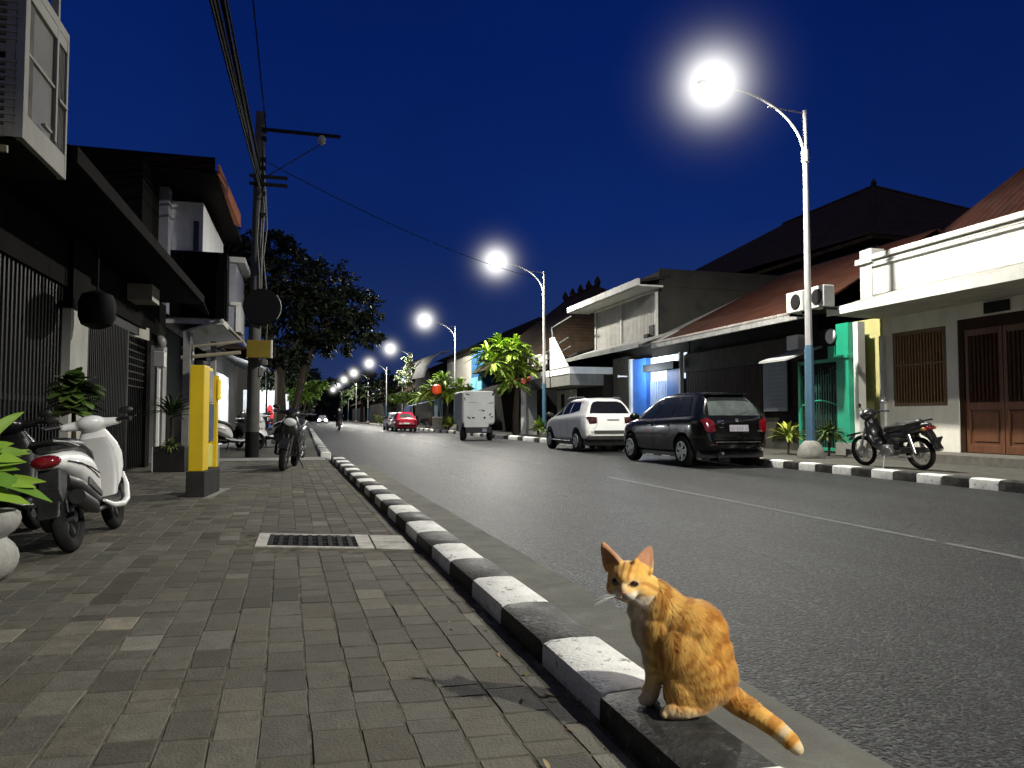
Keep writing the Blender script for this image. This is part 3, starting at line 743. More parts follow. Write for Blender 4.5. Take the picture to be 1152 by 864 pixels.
# plaque, small awning
t = thing('notice_board', 'large grey notice board with faint lines on the dark house front', 'board', (12.9, 18.35, 1.2))
b = MB(); b.bx(-.02, .02, -.57, .55, 0, 1.43); bo = b.build('board', mat('board_grey', (.125, .145, .165), rough=.5, var=.2, scale=2), t, bevel=.01)
b = MB(); r5 = random.Random(5)
for i in range(9):
    z_ = 1.22 - i*.12; y = -.42
    while y < .4:
        w_ = r5.uniform(.05, .16); b.bx(-.023, -.0205, y, min(.44, y+w_), z_, z_+.022); y += w_ + r5.uniform(.03, .06)
b.build('faint_lines', mat('faint_print', (.20, .22, .24), rough=.6), bo)
t = thing('small_awning', 'small pale awning beside the lamp pole on the dark house', 'awning', (12.6, 16.6, 2.5))
b = MB(); roof_slab(b, [(-.9, -.4, .02), (.2, -.4, .38), (.2, .75, .38), (-.9, .75, .02)], .05); b.build('sheet', mat('awning_pale', (.5, .5, .47), rough=.7, var=.15, dirt=.4), t)
b = MB(); b.bx(-.12, .2, .15, .62, .33, .72); b.build('box', WHITEPAINT, t, bevel=.01)
# two air conditioner units
def ac_unit(label, loc, g=None, sc=1.):
    t = thing('air_conditioner', label, 'air conditioner', loc, 0, g)
    b = MB(); b.bx(-.18*sc, .18*sc, -.36*sc, .36*sc, .0, .6*sc); b.build('casing', mat('ac_white', (.62, .62, .58), rough=.5, var=.06, dirt=.3), t, bevel=.02)
    b = MB(); b.lathe([(.21*sc, -.01), (.22*sc, .01), (.20*sc, .02)], (-.182*sc, -.08*sc, .3*sc), 20, M=Matrix.Rotation(R(-90), 3, 'Y')); b.build('fan_grille', BLACKISH, t)
    b = MB(); b.bx(-.12*sc, .4*sc, -.3*sc, -.26*sc, -.06, -.002); b.bx(-.12*sc, .4*sc, .26*sc, .3*sc, -.06, -.002); b.build('bracket', BLACKISH, t)
    return t
ac_unit('white air conditioner left of the near lamp pole on the brown roof edge', (11.2, 14.95, 3.50), None, .82)
ac_unit('white air conditioner right of the near lamp pole above the white house canopy', (11.2, 14.20, 3.50), None, .82)

# R3: two-storey shop with corrugated front, blue shop below
t = thing('corrugated_house', 'two-storey shop house with grey corrugated upper front and dark stained side wall', 'house', (12.2, 27, .128))
CORR = mat_corrugated('corrugated_sheet', (.30, .29, .26), axis=1, scale=2.6, depth=.9, dirt=.55, rough=.65)
b = MB(); b.bx(13.3, 22, 24.0, 30.2, .1, 4.4); b.bx(12.3, 21.5, 24.3, 30.2, 3.9, 6.35)
b.build('wall', mat('stained_wall', (.034, .034, .030), rough=.9, var=.35, scale=1.1, dirt=.8), t, world=True)
b = MB(); b.bx(12.2, 12.295, 24.42, 27.35, 3.98, 5.6); b.bx(12.2, 12.295, 27.45, 30.1, 3.98, 5.6); b.build('corrugated_front', CORR, t, world=True)
b = MB()
for y in (24.36, 27.40, 30.14): b.bx(12.14, 12.25, y-.045, y+.045, 3.92, 5.66)
b.bx(12.1, 12.29, 24.3, 30.2, 5.605, 5.68)
b.build('front_frame', mat('pale_frame', (.52, .52, .48), rough=.7, var=.15, dirt=.4), t, world=True)
b = MB(); roof_slab(b, [(11.3, 24.0, 5.95), (13.2, 24.37, 6.32), (13.2, 31.2, 6.35), (11.3, 31.2, 5.95)], .1); b.bx(13.2, 21.4, 24.37, 30.1, 6.25, 6.35)
b.build('roof', mat('dark_roof', (.03, .027, .025), rough=.9, var=.3), t, world=True)
b = MB(); b.bx(12.29, 21.5, 24.28, 24.36, 5.8, 6.45); b.build('gable_wall', mat('stained_wall', (.07,.07,.06)), t, world=True)
b = MB(); b.bx(11.22, 11.32, 23.85, 31.2, 5.72, 5.96); b.bx(11.33, 12.25, 23.9, 31.2, 5.70, 5.76); b.build('eave', mat('pale_frame', (.5,.5,.5)), t, world=True)
b = MB(); roof_slab(b, [(11.0, 23.4, 3.62), (12.35, 23.4, 4.05), (12.35, 30.3, 4.05), (11.0, 30.3, 3.62)], .07); b.bx(10.96, 11.02, 23.4, 30.6, 3.46, 3.62)
roof_slab(b, [(11.55, 22.9, 3.66), (16.4, 22.9, 5.9), (16.4, 24.2, 5.9), (11.55, 24.2, 3.66)], .05)
b.build('lower_eave', mat('eave_grey', (.30, .30, .28), rough=.7, var=.25, dirt=.5, scale=3), t, world=True)
b = MB(); b.bx(12.1, 12.5, 24.4, 24.8, 3.95, 4.4); b.bx(12.0, 12.2, 24.7, 25.0, 3.9, 4.1); b.build('bracket', BLACKISH, t, world=True)
b = MB(); b.bx(13.0, 13.29, 28.6, 30.2, .1, 3.6); b.build('dark_front', mat('grime_front', (.09, .085, .065), rough=.9, var=.3, dirt=.6), t, world=True)
BLUE = mat('blue_paint', (.055, .20, .66), rough=.55, var=.18, scale=3, dirt=.25)
b = MB(); b.bx(13.0, 13.2, 26.9, 28.15, .12, 3.4); b.bx(13.0, 13.2, 24.2, 25.15, .12, 2.9); b.build('blue_wall', BLUE, t, world=True)
b = MB(); b.bx(12.9, 13.22, 28.16, 28.32, .12, 3.45); b.bx(12.95, 13.1, 24.02, 24.12, .12, 3.4); b.build('door_jamb', WHITEPAINT, t, world=True)
b = MB()
for i in range(12): b.bx(13.18, 13.22, 25.17+i*.152, 25.17+i*.152+.10, .12, 2.45)
b.build('folding_door', mat('folding_white', (.40, .50, .72), rough=.5, var=.1), t, world=True)
b = MB(); b.bx(12.72, 12.99, 24.1, 26.6, 2.80, 3.08); b.build('sign_fascia', BLACKISH, t, world=True)
b = MB(); b.bx(13.26, 13.28, 24.1, 27.1, 2.46, 3.4); b.build('transom', mat('lit_panel', (.7, .74, .8), emit=(.8, .9, 1), estr=1.0), t, world=True)
tb = MB(); tb.bar((12.98, 25.0, 3.3), (12.98, 26.3, 3.3), .03, 8); tb.build('tube_light', mat('tube_lit', (.9, .9, .9), emit=(.85, .93, 1), estr=14), t, world=True)
l = bpy.data.lights.new('shop_light', 'POINT'); l.energy = 170; l.color = (.80, .90, 1.); l.shadow_soft_size = .25
lo = bpy.data.objects.new('shop_light', l); col.objects.link(lo); lo.location = (12.15, 26.6, 2.85)
b = MB(); b.box((12.75, 28.55, 2.75), (.35, .05, .06)); b.ball((12.55, 28.55, 2.75), .06, 8, 6); b.build('door_lamp', WHITEPAINT, t, world=True)

# big hip-roofed house behind
t = thing('hip_roofed_house', 'large dark house with a steep hipped roof rising behind the rusty roof', 'house', (24, 27, .0))
b = MB(); b.bx(19.5, 31, 21.6, 37, 0, 7.6); b.build('wall', mat('blue_grey_wall', (.05, .065, .10), rough=.9, var=.3), t, world=True)
b = MB()
E_ = [(18.6, 20.9, 7.35), (32, 20.9, 7.35), (32, 40, 7.9), (18.6, 40, 7.9)]; A = (24.2, 27.0, 11.3); B2 = (24.2, 33.5, 11.25)
b.add([*E_, A, B2], [(0, 1, 4), (1, 2, 5, 4), (2, 3, 5), (3, 0, 4, 5)])
b.build('roof', TILED, t, world=True)
b = MB(); b.bar(A, B2, .1); b.bar(A, E_[0], .08); b.bar(A, E_[1], .08); b.bx(18.7, 31.9, 20.95, 39.9, 7.2, 7.34); b.lathe([(.1, 0), (.13, .15), (.03, .35)], A, 8); b.build('ridge', TILED, t, world=True)

# R4: low white shop
t = thing('low_shop', 'low white shop with a white boxed canopy and a red awning end', 'shop', (12, 35, .128))
b = MB(); b.bx(12.6, 22, 30.4, 39.6, .1, 3.1); b.build('wall', DARKWALL, t, world=True)
b = MB(); b.bx(11.0, 13.2, 30.3, 36.2, 2.95, 3.25); b.add([(10.98, 30.3, 3.26), (10.98, 33.0, 3.26), (10.98, 33.0, 4.75), (10.98, 32.3, 4.75)], [(0,1,2,3)]); b.build('canopy', WHITEPAINT, t, world=True)
b = MB(); b.bx(11.02, 12.6, 30.32, 36.2, 2.45, 2.94); b.build('soffit_wall', GREYWALL, t, world=True)
b = MB(); b.bx(11.3, 11.9, 37.9, 38.9, .1, 2.95); b.bx(12.4, 12.58, 33.6, 36.0, .1, 2.4); b.build('pillar', WHITEWALL, t, world=True)
b = MB(); b.bx(12.36, 12.4, 34.9, 35.3, .4, 2.2); b.build('door', BLACKISH, t, world=True)
b = MB(); roof_slab(b, [(10.6, 36.3, 2.95), (11.7, 36.3, 3.3), (11.7, 39.7, 3.3), (10.6, 39.7, 2.95)], .22); b.build('red_awning', mat('awning_red', (.50, .10, .065), rough=.7, var=.15), t, world=True)
b = MB(); roof_slab(b, [(11.4, 30.4, 3.9), (17, 30.4, 5.6), (17, 39.6, 5.4), (11.4, 39.6, 3.4)], .08); b.build('roof', mat('dark_roof', (.03,.03,.03)), t, world=True)
b = MB(); b.bar((11.2, 31, 4.6), (11.2, 39, 3.6), .03); b.bar((11.3, 31, 4.2), (11.3, 39, 3.4), .03); b.bar((11.2, 33.0, 4.2), (11.2, 33.3, 5.3), .03); b.bar((11.2, 33.3, 5.3), (11.2, 30.6, 5.5), .03); b.build('pipe_rail', STEEL, t, world=True)
ac_unit('grey-white condenser box beside the second lamp pole above the red awning', (11.6, 37.4, 3.45), None, 1.35)
ac_unit('second condenser box half behind the lamp pole above the red awning', (11.6, 36.3, 3.5), None, 1.25)

# R5: big dark house with ornamented ridge
t = thing('joglo_house', 'big dark house with tall tiled roof and ornamented ridge behind the bushy palm', 'house', (17, 45, 0))
b = MB(); b.bx(13.2, 26, 40, 53, 0, 4.5); b.build('wall', DARKWALL, t, world=True)
b = MB(); E_ = [(11.8, 38.0, 4.3), (27, 38.0, 4.3), (27, 54, 4.3), (11.8, 54, 4.3)]; A = (17.5, 43.0, 9.3); B2 = (17.5, 49, 9.3)
b.add([*E_, A, B2], [(0, 1, 4), (1, 2, 5, 4), (2, 3, 5), (3, 0, 4, 5)]); b.build('roof', TILED, t, world=True)
b = MB(); b.bar(A, B2, .14); 
for y in (43, 44.5, 46, 47.5, 49): b.lathe([(.18, 0), (.22, .2), (.05, .55)], (17.5, y, 9.35), 8)
b.build('ridge', TILED, t, world=True)
b = MB(); roof_slab(b, [(10.9, 40.5, 2.7), (13.3, 40.5, 3.5), (13.3, 51, 3.5), (10.9, 51, 2.7)], .1); b.build('porch_roof', mat('dark_roof', (.03,.03,.03)), t, world=True)

# R6: cream and blue two-storey building
t = thing('cream_building', 'two-storey building with a cream gable front and a blue painted side', 'building', (12.3, 58, 0))
b = MB(); b.bx(12.4, 22, 56.6, 67, 2.9, 6.4); b.build('wall', mat('cream_front', (.42, .40, .34), rough=.85, var=.08, dirt=.25), t, world=True)
b = MB(); b.bx(12.38, 22, 52.6, 56.55, 2.9, 6.3); b.build('blue_wall', mat('deep_blue', (.03, .12, .26), rough=.7, var=.2, dirt=.3), t, world=True)
b = MB(); b.bx(12.30, 12.375, 52.7, 56.5, 2.9, 4.1); b.build('blue_panel', mat('sky_blue', (.15, .42, .58), rough=.6, var=.1), t, world=True)
b = MB(); b.bx(12.9, 22, 53, 67, 0, 2.9); b.build('shop_wall', DARKWALL, t, world=True)
b = MB(); b.add([(11.7, 52, 6.35), (23, 52, 6.35), (23, 70, 6.35), (11.7, 70, 6.35), (17, 53.5, 8.7), (17, 68, 8.7)], [(0,1,4), (1,2,5,4), (2,3,5), (3,0,4,5), (0,3,2,1)]); b.build('roof', mat('dark_roof', (.03,.03,.03)), t, world=True)
b = MB(); b.bx(10.7, 12.9, 53, 67, 2.75, 2.9); b.build('canopy', GREYWALL, t, world=True)
b = MB(); b.bx(12.6, 12.85, 60.0, 61.0, .1, 2.7); b.bx(12.6, 12.8, 64, 64.6, .1, 2.7); b.build('pillar', WHITEWALL, t, world=True)
b = MB(); b.bx(12.8, 12.88, 55.5, 58.6, .1, 2.4); b.build('door', mat('maroon_door', (.08, .03, .025), rough=.6, var=.3), t, world=True)
# R7: canopy building further on
t = thing('awning_shop', 'dark shop with a tall sagging pale awning beyond the cream building', 'shop', (12, 78, 0))
b = MB(); b.bx(13, 22, 68, 92, 0, 6.5); b.build('wall', DARKWALL, t, world=True)
b = MB()
pr_ = [(13.0, 7.9), (12.2, 7.8), (11.4, 7.3), (10.8, 6.4), (10.5, 5.4)]
vs = []; 
for (x, z_) in pr_: vs += [(x, 69, z_-.6), (x, 88, z_)]
b.add(vs, [(2*i, 2*i+1, 2*i+3, 2*i+2) for i in range(4)]); b.build('awning', mat('awning_canvas', (.06, .058, .053), rough=.8, var=.25, dirt=.4), t, world=True, smooth=True)
b = MB(); b.tube([(x, 88, z_) for x, z_ in pr_], .07, 6); b.tube([(x, 69, z_-.6) for x, z_ in pr_], .09, 6); b.build('awning_edge', mat('pale_frame', (.5, .5, .5)), t, world=True)
b = MB(); b.bx(12.4, 12.9, 72, 74, 0, 3); b.build('pillar', mat('teal_wall', (.06, .11, .14), rough=.8), t, world=True)
def far_house(label, x0, x1, y0, y1, h, rh, wall, roofm, lit=None):
    t = thing('far_house', label, 'house', (min(x0, x1), y0, 0))
    b = MB(); b.bx(x0, x1, y0, y1, 0, h); b.build('wall', wall, t, world=True)
    xm = (x0+x1)/2; o_ = .8
    b = MB(); b.add([(x0-o_, y0-o_, h), (x1+o_, y0-o_, h), (x1+o_, y1+o_, h), (x0-o_, y1+o_, h), (xm, y0+2, h+rh), (xm, y1-2, h+rh)], [(0, 1, 4), (1, 2, 5, 4), (2, 3, 5), (3, 0, 4, 5)]); b.build('roof', roofm, t, world=True)
    if lit:
        for (xa, xb, ya, yb, za, zb, c, s_) in lit:
            b = MB(); b.bx(xa, xb, ya, yb, za, zb); b.build('lit_window', mat('lit_%d' % int(c[0]*100+c[2]*10+s_*1000), c, emit=c, estr=s_), t, world=True)
    return t
far_house('dark far house beyond the awning shop on the right', 13, 22, 94, 112, 4.2, 3.6, DARKWALL, TILED)
far_house('farthest low dark house on the right side of the road', 12, 22, 118, 150, 4.2, 3.2, DARKWALL, TILED)
far_house('far house at the vanishing end on the right, roof just above the lamps', 11.6, 22, 156, 200, 4.0, 3.5, DARKWALL, TILED)

far_house('long low dark block closing the very end of the road', -30, 40, 262, 280, 7.5, 4.5, DARKWALL, DARKWALL)
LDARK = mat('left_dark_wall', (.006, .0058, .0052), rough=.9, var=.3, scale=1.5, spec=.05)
# ------------------------------------------------------------------ buildings on the left
t = thing('eaved_house', 'near dark house on the left with long low eave and black barred gates', 'house', (-2.8, 6, .12))
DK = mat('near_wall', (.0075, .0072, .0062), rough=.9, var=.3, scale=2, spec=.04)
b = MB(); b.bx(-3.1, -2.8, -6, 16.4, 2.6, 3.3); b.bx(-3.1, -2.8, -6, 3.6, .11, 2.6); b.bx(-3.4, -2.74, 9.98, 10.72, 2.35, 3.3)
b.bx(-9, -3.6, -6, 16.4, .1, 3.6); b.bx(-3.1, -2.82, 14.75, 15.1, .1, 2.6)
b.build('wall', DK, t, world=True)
b = MB(); b.bx(-3.1, -2.76, 10.0, 10.74, .11, 2.35); b.build('pillar', mat('pillar_white', (.36, .36, .32), rough=.85, var=.1, dirt=.45, scale=2), t, world=True)
b = MB(); bars(b, -2.86, 3.6, 9.98, .15, 2.6, 58, .021); b.bx(-2.9, -2.85, 3.6, 9.98, .12, .2); b.bx(-2.9, -2.85, 3.6, 9.98, 1.2, 1.26)
b.build('gate', mat('gate_iron', (.009, .009, .0085), rough=.5, var=.3, spec=.12), t, world=True)
b = MB(); bars(b, -2.86, 10.76, 13.3, .15, 2.45, 26, .018); b.bx(-2.9, -2.84, 10.76, 14.75, 2.45, 2.6)
b.bx(-2.9, -2.84, 13.3, 13.42, .12, 2.45)
for i in range(8): b.bx(-2.87, -2.85, 13.42, 14.7, 1.55+i*.12, 1.57+i*.12)
for i in range(9): b.bx(-2.875, -2.855, 13.45+i*.14, 13.47+i*.14, .15, 2.45)
b.build('gate', mat('gate_iron', (.03,.03,.03)), t, world=True)
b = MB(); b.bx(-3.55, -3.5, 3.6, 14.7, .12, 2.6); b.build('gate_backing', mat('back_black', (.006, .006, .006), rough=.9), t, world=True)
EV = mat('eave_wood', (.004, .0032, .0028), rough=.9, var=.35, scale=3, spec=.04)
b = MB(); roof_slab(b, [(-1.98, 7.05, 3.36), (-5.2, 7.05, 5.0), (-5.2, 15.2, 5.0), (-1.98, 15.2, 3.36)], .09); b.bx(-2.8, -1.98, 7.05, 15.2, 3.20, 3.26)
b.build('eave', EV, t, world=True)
b = MB(); b.bx(-1.975, -1.93, 7.05, 15.25, 3.22, 3.36); b.build('eave_board', mat('eave_edge', (.012, .011, .010), rough=.9, var=.3, spec=.04), t, world=True)
b = MB(); roof_slab(b, [(-1.98, 15.21, 3.365), (-3.6, 15.21, 4.15), (-3.6, 16.0, 4.0), (-1.98, 16.4, 3.2)], .06); b.build('eave_end', mat('eave_edge', (.1,.1,.1)), t, world=True)
# louvred bay window box
t = thing('bay_window', 'white louvred bay window box jutting out under the top left corner', 'bay window', (-2.0, 6.5, 3.04))
BW = mat('bay_white', (.30, .295, .26), rough=.7, var=.1, dirt=.35, scale=3)
b = MB()
b.bx(-2.06, -2.0, 6.0, 6.09, 3.04, 4.6); b.bx(-2.06, -2.0, 6.70, 6.745, 3.27, 4.6); b.bx(-2.06, -2.0, 6.955, 7.0, 3.04, 4.22); b.bx(-2.05, -2.003, 6.09, 6.96, 3.04, 3.24)
b.bx(-2.05, -2.003, 6.09, 6.955, 4.12, 4.22); b.bx(-2.04, -2.01, 6.09, 6.70, 3.70, 3.725); b.bx(-2.04, -1.985, 6.745, 6.955, 3.62, 3.645)
b.bx(-2.7, -2.0, 6.0, 7.0, 4.22, 4.30)
b.build('frame', BW, t, world=True, bevel=.004)
b = MB(); b.bx(-2.045, -2.03, 6.09, 6.70, 3.24, 4.12); b.build('pane', mat('frosted_pane', (.19, .185, .15), rough=.3, var=.25, scale=2), t, world=True)
b = MB()
for i in range(9): b.bx(-2.035, -2.02, 6.10+i*.016, 6.108+i*.016, 3.25, 4.11)
for i in range(6): b.bx(-2.035, -2.015, 6.75+i*.034, 6.76+i*.034, 3.25, 4.11)
b.bx(-2.05, -2.036, 6.745, 6.955, 3.24, 4.12); b.build('curtain', mat('curtain_grey', (.20, .20, .18), rough=.9, var=.3), t, world=True)
b = MB(); b.box((-1.985, 6.45, 3.28), (.03, .16, .02)); b.build('handle', BW, t, world=True)
b = MB(); b.bx(-2.7, -2.04, 6.001, 6.03, 3.04, 3.12); b.bx(-2.7, -2.04, 6.001, 6.03, 3.66, 3.72)
for i in range(22):
    z_ = 3.15 + i*.055
    if abs(z_-3.69) > .05: b.box((-2.36, 6.01, z_), (.62, .03, .034), rot=(R(-30), 0, 0))
b.bx(-2.12, -2.061, 5.995, 6.03, 3.04, 4.6); b.build('louvres', mat('louvre_white', (.26, .25, .21), rough=.75, var=.15, dirt=.4), t, world=True)
b = MB(); b.bx(-2.8, -2.06, 6.05, 7.0, 3.03, 4.2); b.build('box', mat('box_dark', (.008, .008, .007), rough=.9), t, world=True)
b = MB(); b.bx(-2.75, -2.09, 5.98, 6.01, 2.92, 2.97); b.build('ledge', mat('ledge_brass', (.16, .14, .07), rough=.5), t, world=True)

# neighbour bits under the eave
t = thing('wall_light', 'big black lantern hanging from the eave by the white pillar', 'lantern', (-2.48, 10.0, 2.1))
b = MB(); b.lathe([(.06, 0), (.17, .05), (.205, .14), (.205, .32), (.17, .42), (.05, .47)], n=20); b.build('body', mat('lantern_black', (.003, .003, .003), rough=.7), t, smooth=True)
b = MB(); b.tube([(0, 0, .47), (0, .0, 1.12)], .015, 6); b.build('rod', BLACKISH, t)
t = thing('beam_block', 'pale concrete beam end under the dark eave', 'beam', (-2.9, 13.4, 2.92))
b = MB(); b.bx(-.3, .47, -.4, .2, .0, .26); b.build('beam', mat('beam_grey', (.32, .31, .27), rough=.9, var=.15, dirt=.3), t)
b = MB(); roof_slab(b, [(-.45, .2, -.05), (.0, .2, -.28), (.12, 1.3, -.28), (-.3, 1.3, -.05)], .22); b.build('sill', mat('sill_pale', (.38, .37, .32), rough=.85, var=.1, dirt=.3), t)
t = thing('meter_box', 'small white electric meter box with pipe on the left front', 'meter box', (-2.78, 15.6, 2.0))
b = MB(); b.bx(-.08, .12, -.1, .15, 0, .3); b.build('box', WHITEPAINT, t, bevel=.01)
b = MB(); b.bar((0, -.05, -1.8), (0, -.05, 0), .05, 8); b.build('pipe', WHITEPAINT, t, smooth=True)
b = MB(); b.ball((.02, 0, .48), (.12, .12, .14), 10, 8); b.build('globe', mat('meter_globe', (.22, .22, .2), rough=.25), t, smooth=True)

# L2: two-storey house with dark balcony
t = thing('balcony_house', 'two-storey white house with dark balcony and orange-edged roof', 'house', (-3, 19, .12))
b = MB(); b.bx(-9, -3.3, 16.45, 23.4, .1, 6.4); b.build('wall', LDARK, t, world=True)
b = MB(); b.bx(-3.3, -2.42, 18.62, 23.0, 3.4, 6.1); b.build('upper_wall', mat('upper_white', (.80, .81, .78), rough=.8, var=.06, dirt=.2), t, world=True)
b = MB(); b.bx(-2.62, -2.50, 18.58, 18.615, 4.95, 5.65); b.build('window', GLASS, t, world=True)
b = MB(); b.bx(-3.3, -3.1, 18.2, 18.61, 3.4, 6.3); b.build('corner_wall', mat('corner_lilac', (.22, .22, .26), rough=.85, var=.1), t, world=True)
b = MB(); b.bx(-9, -1.9, 18.55, 18.64, 3.36, 4.5); b.bx(-9, -1.86, 18.53, 18.66, 4.5, 4.92); b.bx(-1.95, -1.86, 18.64, 19.1, 3.36, 4.92)
b.build('balcony', mat('balcony_dark', (.0025, .0025, .003), rough=.8, var=.3, spec=.03), t, world=True)
b = MB(); b.bx(-3.6, -1.92, 18.6, 21, 3.22, 3.355)
roof_slab(b, [(-1.93, 18.5, 3.35), (-1.93, 23, 3.35), (-2.9, 23, 3.0), (-2.9, 18.5, 3.0)], .05)
b.build('soffit', mat('soffit_pale', (.50, .49, .44), rough=.85, var=.08, dirt=.25), t, world=True)
b = MB(); roof_slab(b, [(-1.95, 17.0, 6.38), (-8, 17.0, 6.62), (-8, 23.5, 6.62), (-1.95, 23.5, 6.38)], .09); b.build('roof', mat('roof_underside', (.014, .011, .010), rough=.85, var=.2), t, world=True)
b = MB(); b.add([(-1.94, 17.0, 6.30), (-1.94, 17.0, 6.52), (-1.94, 21, 6.45), (-1.94, 21, 6.22), (-1.9, 17.0, 6.28), (-1.9, 17.0, 6.54), (-1.78, 21, 6.50), (-1.78, 21, 6.16)], [(0,1,2,3),(4,7,6,5),(0,4,5,1),(3,2,6,7),(1,5,6,2),(0,3,7,4)])
b.build('fascia', mat('fascia_orange', (.42, .13, .045), rough=.7, var=.25, dirt=.3), t, world=True)
b = MB(); b.bx(-7, -1.98, 16.95, 16.99, 6.38, 6.66); b.build('roof_front', mat('roof_front_brown', (.010, .005, .004), rough=.9, spec=.05), t, world=True)
b = MB(); b.bx(-3.25, -2.85, 16.5, 16.9, .11, 2.5); b.bx(-2.75, -2.6, 18.3, 18.7, .11, 3.0); b.bx(-2.42, -2.3, 20.5, 20.75, .11, 3.0); b.build('pillar', mat('pillar_grey', (.30, .30, .28), rough=.85, var=.1, dirt=.4), t, world=True)

# L3: narrow pale house behind it
t = thing('pale_house', 'narrow pale house edge showing beyond the dark balcony', 'house', (-2.2, 24, .1))
b = MB(); b.bx(-6, -2.1, 23.6, 27, 3.6, 5.7); b.build('wall', mat('pale_lilac', (.36, .37, .42), rough=.8, var=.08, dirt=.2), t, world=True)
b = MB(); b.bx(-6, -1.85, 23.5, 27.2, 5.70, 5.86); b.bx(-2.25, -1.95, 23.52, 23.7, 4.40, 4.5); b.build('cornice', WHITEWALL, t, world=True)
b = MB(); b.bx(-2.09, -1.95, 23.55, 24.6, 3.6, 4.4); b.build('lower_panel', WHITEPAINT, t, world=True)
b = MB(); b.bx(-8, -2.9, 23.5, 34, .1, 3.5); b.build('shop_wall', DARKWALL, t, world=True)
# awnings over the pavement
t = thing('brown_awning', 'brown pitched awning with pale edge over the pavement by the utility pole', 'awning', (-2.3, 21, 2.6))
b = MB(); roof_slab(b, [(-1.57, 19.8, 2.97), (-2.0, 19.8, 3.38), (-2.0, 24, 3.38), (-1.57, 24, 2.97)], .05); roof_slab(b, [(-2.0, 19.8, 3.38), (-3.0, 19.8, 3.15), (-3.0, 24, 3.15), (-2.0, 24, 3.38)], .05)
b.build('sheet', mat('awning_brown', (.07, .025, .014), rough=.7, var=.3), t, world=True)
b = MB(); b.bar((-1.56, 19.75, 2.93), (-1.99, 19.75, 3.36), .028); b.bar((-1.56, 19.75, 2.93), (-1.56, 24, 2.93), .02); b.bar((-3.0, 19.75, 2.75), (-1.56, 19.75, 2.95), .035); b.bar((-3, 19.7, 2.5), (-1.62, 19.7, 2.66), .05); b.build('edge', mat('awning_edge', (.42, .36, .26), rough=.6, var=.15), t, world=True)
b = MB(); b.bar((-2.78, 19.9, .12), (-2.78, 19.9, 3.2), .05, 8); b.build('post', WHITEPAINT, t, world=True)
t = thing('shop_canopy', 'long dark canopy over the lit shop front behind the utility pole', 'canopy', (-2.3, 27, 2.6))
b = MB(); roof_slab(b, [(-1.2, 24.6, 2.65), (-3.0, 24.6, 3.3), (-3.0, 33, 3.3), (-1.2, 33, 2.65)], .06); b.build('sheet', BLACKISH, t, world=True)
b = MB(); b.bar((-1.25, 32.8, .1), (-1.25, 32.8, 2.6), .04); b.bar((-1.25, 25, .1), (-1.25, 25, 2.6), .03); b.build('post', BLACKISH, t, world=True)
t = thing('lit_shop', 'lit shop front with white wall and hanging red and blue goods behind the pole', 'shop', (-2.85, 28.5, .12))
b = MB(); b.bx(-2.89, -2.80, 25.0, 29.2, .12, 2.5); b.bx(-2.6, -.75, 33.2, 33.35, .9, 2.2); b.build('wall', mat('shop_white', (.75, .77, .78), rough=.6, var=.15), t, world=True)
b = MB(); b.bx(-2.78, -2.74, 26.4, 28.2, 1.9, 2.2); b.build('light_panel', mat('lit_shop_panel', (.9, .9, .9), emit=(.95, .97, 1), estr=9), t, world=True)
b = MB()
for (x, y, z_) in ((-1.5, 32.9, 1.35), (-1.38, 32.8, 1.0)): b.ball((x, y, z_), (.11, .09, .22), 10, 8)
b.build('red_goods', mat('red_cloth', (.6, .03, .04), rough=.7, emit=(1, .05, .06), estr=.25), t, world=True, smooth=True)  # weak glow put into the red cloth's colour
b = MB(); b.ball((-1.42, 32.7, .62), (.12, .1, .2), 10, 8); b.build('blue_goods', mat('blue_cloth', (.03, .12, .5), rough=.7, emit=(.05, .2, 1), estr=.2), t, world=True, smooth=True)  # blue cloth has a weak built-in glow too
for (p, e_) in (((-2.2, 27.2, 2.0), 150), ((-1.5, 31.8, 2.2), 170)):
    l = bpy.data.lights.new('shop_light', 'POINT'); l.energy = e_; l.color = (.9, .96, 1.); l.shadow_soft_size = .3
    lo = bpy.data.objects.new('shop_light', l); col.objects.link(lo); lo.location = p
far_house('dark house on the left behind the big tree', -12, -3.2, 35, 62, 4.0, 2.5, DARKWALL, TILED)
far_house('farther dark house on the left beyond the side street', -12, -2.6, 70, 110, 4.0, 2.6, DARKWALL, TILED, [(-2.59, -2.5, 74, 76, .6, 2.2, (.8, .9, 1.), 2.), (-2.59, -2.5, 84, 87, .5, 2.2, (.9, .9, 1.), 3.)])
far_house('last dark house at the vanishing end of the left side', -12, -2.2, 120, 200, 4.2, 2.6, DARKWALL, TILED, [(-2.19, -2.1, 122, 128, .5, 2.6, (.9, .92, 1.), 4.)])
# ------------------------------------------------------------------ cars
def interp(tab, x):
    # smooth interpolation through (x, value) pairs
    if x <= tab[0][0]: return tab[0][1]
    if x >= tab[-1][0]: return tab[-1][1]
    for i in range(len(tab)-1):
        if tab[i][0] <= x <= tab[i+1][0]: break
    x0, y0 = tab[i]; x1, y1 = tab[i+1]
    d = (y1-y0)/(x1-x0)
    dl = (y0-tab[i-1][1])/(x0-tab[i-1][0]) if i > 0 else d
    dr = (tab[i+2][1]-y1)/(tab[i+2][0]-x1) if i+2 < len(tab) else d
    m0 = 0 if dl*d <= 0 else 2*dl*d/(dl+d); m1 = 0 if dr*d <= 0 else 2*dr*d/(dr+d)
    h = x1-x0; t = (x-x0)/h
    return (2*t**3-3*t**2+1)*y0 + (t**3-2*t**2+t)*h*m0 + (-2*t**3+3*t**2)*y1 + (t**3-t**2)*h*m1
def car_paint(name, c, rough=.28, metal=0.):
    return mat(name, c, rough=rough, metal=metal, var=.06, scale=2, coat=.4, dirt=.08, spec=.3)
